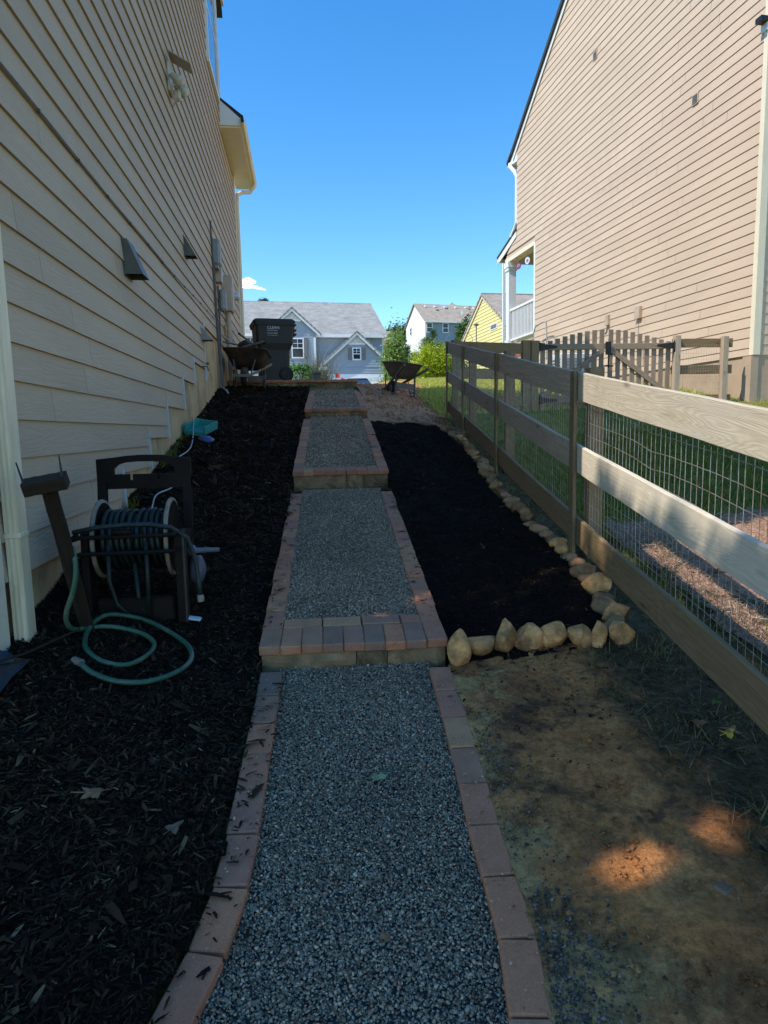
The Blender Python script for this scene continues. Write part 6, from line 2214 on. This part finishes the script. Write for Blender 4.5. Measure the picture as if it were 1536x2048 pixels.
for k in range(90):
    a = random.uniform(0, 6.283)
    e = random.uniform(.0, 1.2)
    rr_ = .33*math.cos(e)*random.uniform(.6, 1)
    M = Matrix.Translation((-.02+rr_*math.cos(a), 18.2+rr_*math.sin(a), zb_+.13+.50*math.sin(e)*random.uniform(.7, 1.05))) @ Matrix.Rotation(a-math.pi/2, 4, 'Z') @ Matrix.Rotation(random.uniform(-.5, .35), 4, 'X') @ Matrix.Scale(random.uniform(.95, 1.5), 4)
    o = link('leaf', lm, M_LEAF_HY, hp, M=M)
    _reg(o)
def blades(name, X, Y, Z, h, w, mat, parent=None, lean=.35, kind='stuff'):
    n = len(X)
    tb_ = np.array([(-1, 0, 0), (1, 0, 0), (.55, .12, .55), (-.55, .12, .55), (0, .42, 1)], float)
    tf_ = np.array([(0, 1, 2), (0, 2, 3), (3, 2, 4)])
    hh_ = h*rng.lognormal(0, .35, n)
    sc3 = np.stack((w*rng.uniform(.7, 1.3, n), hh_, hh_), -1)
    V, F = scatter(tb_, tf_, np.stack((X, Y, Z), -1), sc3, rng.random(n)*6.283, rng.normal(0, lean, (n, 2)))
    return np_mesh(name, V, F, mat, parent, kind)
M_TALL = leaf_mat('grey_green_blade', [(0, (.06, .085, .05)), (.6, (.13, .15, .09)), (1, (.25, .24, .16))], .25)
tg = thing('ornamental_grass', (.48, 19.2, gz(.48, 19.2)), 'feathery grey-green tall grass behind the broad-leaved plant', 'plant')
n = 900
a = rng.random(n)*6.283
rr_ = .32*rng.random(n)**.6
blades('blades', .46+rr_*np.cos(a)*1.4, 19.2+rr_*np.sin(a), np.full(n, gz(.46, 19.2)), .72, .005, M_TALL, tg, .28)
ub = thing('utility_pedestal', (.42, 16.8, gz(.42, 16.8)), 'small olive box standing right of the tall grass', 'utility box')
build(MB().box((.42, 16.8, gz(.42, 16.8)+.13), (.2, .2, .28), None, .015), 'casing', M_VENT, ub)
build(MB().box((.42, 16.8, gz(.42, 16.8)+.29), (.23, .23, .05), None, .012), 'cap', M_VENT, ub)

# unseen tree behind the camera on the left, crown shaped to shade near ground
TX, TY, TZ = -.9397*4.2, -.342*4.2, 1.327*4.2
stt = thing('shade_tree', (-4.6+TX, -1.2+TY, gz(-4.6+TX, -1.2+TY)), 'unseen leafy tree behind the viewpoint on the left, crown shaped to shade near ground', 'tree')
zt_ = gz(-4.6+TX, -1.2+TY)
cxT, cyT, czT = -4.5+TX, -.85+TY, 4.05+TZ
mb = MB().tube([(cxT-.1, cyT-.3, zt_-.3), (cxT, cyT-.2, zt_+3), (cxT+.05, cyT, czT-2), (cxT, cyT, czT+2.4)], [.26, .2, .15, .03], 10)
for k in range(16):
    a = k*2.4
    h = czT-3.2+.34*k
    mb.tube([(cxT, cyT, h), (cxT+.7*math.cos(a), cyT+1.2*math.sin(a), h+.4), (cxT+1.35*math.cos(a), cyT+2.4*math.sin(a), h+.7)], [.06, .035, .01], 6)
build(mb, 'trunk', M_BARK, stt)
pos = leaf_cloud((cxT, cyT, czT), (1.45, 2.6, 2.75), 700, 125, .1, .16, box=True)
# crown trimmed along the sun direction so light still reaches the fence
sd_ = np.array((math.sin(SUN_AZ)*math.cos(SUN_EL), math.cos(SUN_AZ)*math.cos(SUN_EL), math.sin(SUN_EL)))
tq = (1.79-pos[:, 0])/sd_[0]*-1
foot = pos-sd_*((pos[:, 0]-1.79)/sd_[0])[:, None]      # where the shade of each leaf crosses the fence line
lim = np.interp(foot[:, 1], [0, 1.4, 2.2, 3.2, 3.6, 4.0, 4.6], [-.1, -.80, -.76, -.58, -.42, -.22, .2])+(fbm(foot[:, 1]*3, foot[:, 1]*0)-.5)*.08
keep = foot[:, 2] < lim
# leaves removed along sun rays so that two flecks reach the dirt
for q, rad_ in (((.85, 1.645, -1.285), .015), ((.92, 1.665, -1.285), .03), ((.99, 1.68, -1.285), .022), ((1.23, 1.745, -1.275), .015), ((1.28, 1.755, -1.275), .01)):
    dlt = pos-np.array(q)
    tt = dlt @ sd_
    dist = np.linalg.norm(dlt-tt[:, None]*sd_, axis=1)
    keep &= dist > rad_+.07
leaves('crown', pos[keep], .085, M_LEAF_MD, stt)

# ================================================================== GRASS, STRAW, LITTER
def zone(xlo, xhi, ylo, yhi, n, mask):
    X = xlo+(xhi-xlo)*rng.random(n)
    Y = ylo+(yhi-ylo)*rng.random(n)
    k = mask(X, Y)
    X, Y = X[k], Y[k]
    return X, Y, ground_z(X, Y)
X, Y, Z = zone(1.6, 12, 10.8, 27, 90000, lambda X, Y: ((~clay_top(X, Y)) | (rng.random(len(X)) < .04)) & (X > 2.3-.0*Y))
o = blades('lawn_grass', X, Y, Z, .06, .006, M_GRASS_L, None, .3)
tag(o, 'sunlit lawn beyond the dirt path and behind the fences', 'grass')
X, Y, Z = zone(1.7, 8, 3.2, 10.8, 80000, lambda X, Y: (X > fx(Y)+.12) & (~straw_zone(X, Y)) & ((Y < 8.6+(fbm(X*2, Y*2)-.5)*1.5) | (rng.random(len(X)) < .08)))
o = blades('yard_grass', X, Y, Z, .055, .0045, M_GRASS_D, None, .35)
tag(o, 'dark green grass inside the fenced yard', 'grass')
X, Y, Z = zone(1.1, 2.6, .6, 10.3, 48000, lambda X, Y: thatch_zone(X, Y) & (X > 1.2) & (rng.random(len(X)) < np.clip(fbm(X*5, Y*5)*2.4-.75, .03, 1)) & (X > np.where(Y < 2.9, 1.25, rowx(Y)+.05)))
M_GRASS_F = leaf_mat('drab_grass_blade', [(0, (.045, .05, .014)), (.5, (.085, .085, .026)), (1, (.24, .18, .075))], .25, .7)
o = blades('fence_grass', X, Y, Z+.01, .05, .0028, M_GRASS_F, None, .6)
tag(o, 'sparse tufts of grass along the foot of the board fence', 'grass')
tn_ = np.array([(-1, -.03, 0), (0, -.03, .06), (1, -.0, 0), (0, .03, .06)], float)
tnf = np.array([(0, 1, 2, 3)])
def strew(name, X, Y, Z, ln, mat, lab, wf=1.0, tilt=.12):
    n = len(X)
    s = ln*rng.lognormal(0, .4, n)
    V, F = scatter(tn_, tnf, np.stack((X, Y, Z), -1), np.stack((s, np.full(n, ln*wf), s*.5), -1), rng.random(n)*6.283, rng.normal(0, tilt, (n, 2)))
    o = np_mesh(name, V, F, mat, None, 'stuff')
    return tag(o, lab, 'litter')
X, Y, Z = zone(1.7, 4.2, .4, 5.0, 26000, straw_zone)
strew('pine_straw', X, Y, Z+.03+rng.random(len(X))*.03, .045, M_STRAW, 'reddish pine straw litter just inside the fence', .8, .3)
X, Y, Z = zone(1.0, 2.3, .4, 9.5, 11000, lambda X, Y: ((thatch_zone(X, Y) & (X > 1.2)) | (X < 1.4)) & (X > np.where(Y < 2.9, 1.02+.3*rng.random(len(X))**2, rowx(Y)+.04)))
strew('dry_grass', X, Y, Z+.02+rng.random(len(X))*.02, .05, M_DRY, 'dry straw-coloured grass stalks along the fence', .5, .3)
X, Y, Z = zone(.55, 1.6, .5, 2.95, 5200, lambda X, Y: clay_front(X, Y) & (rng.random(len(X)) < .12+.8*np.clip((X-1.0)/.4, 0, 1)))
strew('dirt_litter', X, Y, Z+.024, .024, M_DRY, 'thin dry twigs and stalks strewn over the bare dirt', .7, .12)
X, Y, Z = zone(.55, 1.5, 1.9, 2.92, 900, lambda X, Y: clay_front(X, Y) & (rng.random(len(X)) < np.clip((Y-1.9), 0, 1)*fbm(X*6, Y*6)*1.6))
n = len(X)
s = np.minimum(.008*rng.lognormal(0, .45, n), .014)
V, F = scatter(_ct, _cf, np.stack((X, Y, Z+.024), -1), np.stack((s, s*.35, s*.25), -1), rng.random(n)*6.283, rng.normal(0, .15, (n, 2)), .1)
tag(np_mesh('dirt_chips', V, F, M_MULCH, None, 'stuff'), 'black mulch crumbs on the dirt below the row of rocks', 'mulch')
# gravel spilled beside the lower path
def spill(n):
    Y = .5+2.0*rng.random(n)
    d = np.abs(rng.normal(0, .085+.05*np.clip(1.6-Y, 0, 1), n))
    X = pathR(Y)+.005+d
    k = rng.random(n) < np.clip(1.9-Y, .12, 1)
    X, Y = X[k], Y[k]
    return X, Y, ground_z(X, Y)+.02
X, Y, Z = spill(9000)
n = len(X)
s = .0042*rng.lognormal(0, .35, n)
V, F = scatter(_gt, _gf, np.stack((X, Y, Z), -1), np.stack((s*1.1, s*.9, s*.7), -1), rng.random(n)*6.283, rng.normal(0, .5, (n, 2)), .12)
tag(np_mesh('spilled_gravel', V, F, M_GRAVEL_S, None, 'stuff'), 'grey gravel spilled on the dirt beside the right paver border', 'gravel')
X, Y, Z = zone(1.0, 3.4, 9.2, 18, 2600, lambda X, Y: clay_top(X, Y))
n = len(X)
Xc, Yc, Zc = zone(.55, 1.6, .5, 2.9, 9000, clay_front)
sc_ = .004*rng.lognormal(0, .55, len(Xc))
Vc, Fc = scatter(_gt, _gf, np.stack((Xc, Yc, Zc+.014), -1), np.stack((sc_*1.1, sc_, sc_*.7), -1), rng.random(len(Xc))*6.283, rng.normal(0, .5, (len(Xc), 2)), .12)
tag(np_mesh('soil_crumbs', Vc, Fc, M_SOIL, None, 'stuff'), 'small crumbs and grit on the bare dirt at lower right', 'soil')
s = .016*rng.lognormal(0, .5, n)
V, F = scatter(_gt, _gf, np.stack((X, Y, Z+.02), -1), np.stack((s, s*.9, s*.6), -1), rng.random(n)*6.283, rng.normal(0, .5, (n, 2)), .12)
tag(np_mesh('clay_clods', V, F, M_CLAY, None, 'stuff'), 'small clods of red clay on the upper dirt path', 'soil')
# moss along the foundation
X = LX+.01+np.abs(rng.normal(0, .035, 2600))
Y = rng.uniform(4.4, 9.5, 2600)
k = rng.random(2600) < np.clip(fbm(Y*2.2, Y*0+3)*3-1.1, 0, 1)
X, Y = X[k], Y[k]
o = blades('foundation_weeds', X, Y, g(X, Y)+.02, .05, .003, M_GRASS_D, None, .3)
tag(o, 'small green weeds along the foot of the tan house foundation', 'weeds')

# fallen leaves: lobed, curled
def leaf_fallen(x, y_, z, size, c, lab, seed, rot, lobes=5):
    rr = random.Random(seed)
    pts = [(0, 0, .0)]
    n_ = lobes*4
    for k in range(n_):
        a = 2*math.pi*k/n_
        rad_ = size*(.72+.28*math.cos(a*lobes))*(1.0+.25*math.cos(a))*rr.uniform(.88, 1.08)
        pts.append((rad_*math.cos(a), .8*rad_*math.sin(a), .22*size*math.sin(2*a+seed)*(rad_/size)+.1*size))
    mb = MB()
    mb.add(pts, [(0, 1+k, 1+(k+1) % n_) for k in range(n_)])
    mb.tube([(0, 0, .004), (-size*1.2, .1*size, .01)], size*.03, 5)
    o = build(mb, 'fallen_leaf', c, None, center=False)
    o.location = (x, y_, z)
    o.rotation_euler = (rr.uniform(-.15, .15), rr.uniform(-.15, .15), rot)
    tag(o, lab, 'leaf', 'fallen leaves')
    return o
def lc(name, c): return simple(name, c, .6, .3, 40)
L_YEL, L_ORG, L_GRN, L_BRN, L_GRY = lc('yellow_leaf', (.55, .36, .03)), lc('orange_leaf', (.27, .095, .035)), lc('pale_green_leaf', (.24, .26, .12)), lc('brown_leaf', (.26, .13, .055)), lc('dry_leaf', (.17, .115, .065))
leaf_fallen(1.52, 2.13, gz(1.52, 2.13)+.04, .043, L_YEL, 'yellow fallen leaf in the dark litter near the fence', 3, .6, 3)
leaf_fallen(1.555, 2.15, gz(1.55, 2.15)+.035, .035, L_BRN, 'brown leaf tucked against the yellow leaf', 5, 2.2, 4)
leaf_fallen(1.455, 2.22, gz(1.455, 2.22)+.035, .055, L_ORG, 'dull orange-red leaf left of the yellow leaf', 4, 1.2, 4)
leaf_fallen(.221, 2.195, float(lowz(0, 2.195))+.014, .033, L_GRN, 'pale green leaf lying on the middle of the lower gravel', 6, .3, 3)
leaf_fallen(.172, 1.557, float(lowz(0, 1.557))+.014, .024, L_BRN, 'small orange-brown leaf on the gravel near the bottom edge', 7, 2.0, 5)
leaf_fallen(-.362, 5.43, gz(-.362, 5.43)+.07, .06, L_GRY, 'pale dry leaf on the mulch left of the first step', 8, .4, 4)
leaf_fallen(-.70, 2.06, gz(-.70, 2.06)+.06, .055, L_BRN, 'ragged brown leaf half sunk in the mulch at lower left', 9, .2, 5)
leaf_fallen(-.43, 1.93, gz(-.43, 1.93)+.06, .035, L_GRY, 'curled grey leaf on the mulch near the left paver border', 10, 1.0, 3)
leaf_fallen(-.05, 2.85, float(lowz(0, 2.85))+.014, .016, L_GRY, 'tiny whitish leaf on the gravel below the step', 11, 1.0, 3)
leaf_fallen(.13, 6.55, -.315, .04, L_GRN, 'pale leaf on the second gravel step, near its left front corner', 12, 1.0, 4)
o = build(MB().box((0, 0, 0), (.048, .042, .014), None, .005), 'flat_stone', simple('grey_stone', (.22, .13, .07), .9, .2, 20, .4, 60))
o.location = (1.11, 1.54, gz(1.11, 1.54)+.018); o.rotation_euler = (.05, .08, .5)
tag(o, 'flat greyish stone chip lying on the dirt at lower right', 'stone')
sp_ = thing('clover_sprig', (1.6, 2.32, gz(1.6, 2.32)), 'tiny bright green sprig at the foot of the near fence rail', 'plant')
for k in range(3):
    a = k*2.1
    o = leaf_obj_mesh(.024, .010)
    q = link('leaf', o, M_LEAF_MD, sp_, M=Matrix.Translation((1.6, 2.32, gz(1.6, 2.32)+.04)) @ Matrix.Rotation(a, 4, 'Z'))
    _reg(q)

# ================================================================== CLOUD
def cloud_mat():
    m, nt, b = new_mat('cloud_vapour')
    b.inputs['Base Color'].default_value = (.95, .95, .95, 1)
    b.inputs['Roughness'].default_value = 1
    lw = N(nt, 'LayerWeight', Blend=.5)
    v = coords(nt)
    n1 = noise(nt, v, .16, 5, .65)
    ma = N(nt, 'Math', _operation='SUBTRACT')
    nt.links.new(n1, ma.inputs[0])
    nt.links.new(lw.outputs['Facing'], ma.inputs[1])
    f = ramp(nt, ma.outputs[0], [(.0, (0, 0, 0)), (.3, (.6, .6, .6))])
    tr = N(nt, 'BsdfTransparent')
    ms = N(nt, 'MixShader')
    nt.links.new(f, ms.inputs[0])
    nt.links.new(tr.outputs[0], ms.inputs[1])
    tl = N(nt, 'BsdfTranslucent')
    tl.inputs['Color'].default_value = (.95, .95, .95, 1)
    ad = N(nt, 'AddShader')
    nt.links.new(b.outputs[0], ad.inputs[0])
    nt.links.new(tl.outputs[0], ad.inputs[1])
    nt.links.new(ad.outputs[0], ms.inputs[2])
    out = [n_ for n_ in nt.nodes if n_.type == 'OUTPUT_MATERIAL'][0]
    nt.links.new(ms.outputs[0], out.inputs[0])
    return m
import bmesh
bm = bmesh.new()
rc = random.Random(5)
for x, z, rr_ in ((-76, 203, 5.5), (-71, 205, 6.5), (-66, 206, 6), (-61, 206, 4.5), (-69, 200, 5), (-62, 200, 4.5), (-56, 197.5, 3.6), (-50, 196.5, 3.2), (-45, 196, 2.4), (-78, 206, 4), (-66, 209.5, 3.6)):
    M = Matrix.Translation((x, 948+rc.uniform(-4, 4), z)) @ Matrix.Diagonal((1.5, 1.2, .8, 1))
    bmesh.ops.create_icosphere(bm, subdivisions=3, radius=rr_, matrix=M)
me = bpy.data.meshes.new('cloud')
bm.to_mesh(me); bm.free()
o = link('cloud', me, cloud_mat(), None, kind='stuff', smooth=True)
tag(o, 'small white cloud low in the sky beside the tan house corner', 'cloud')
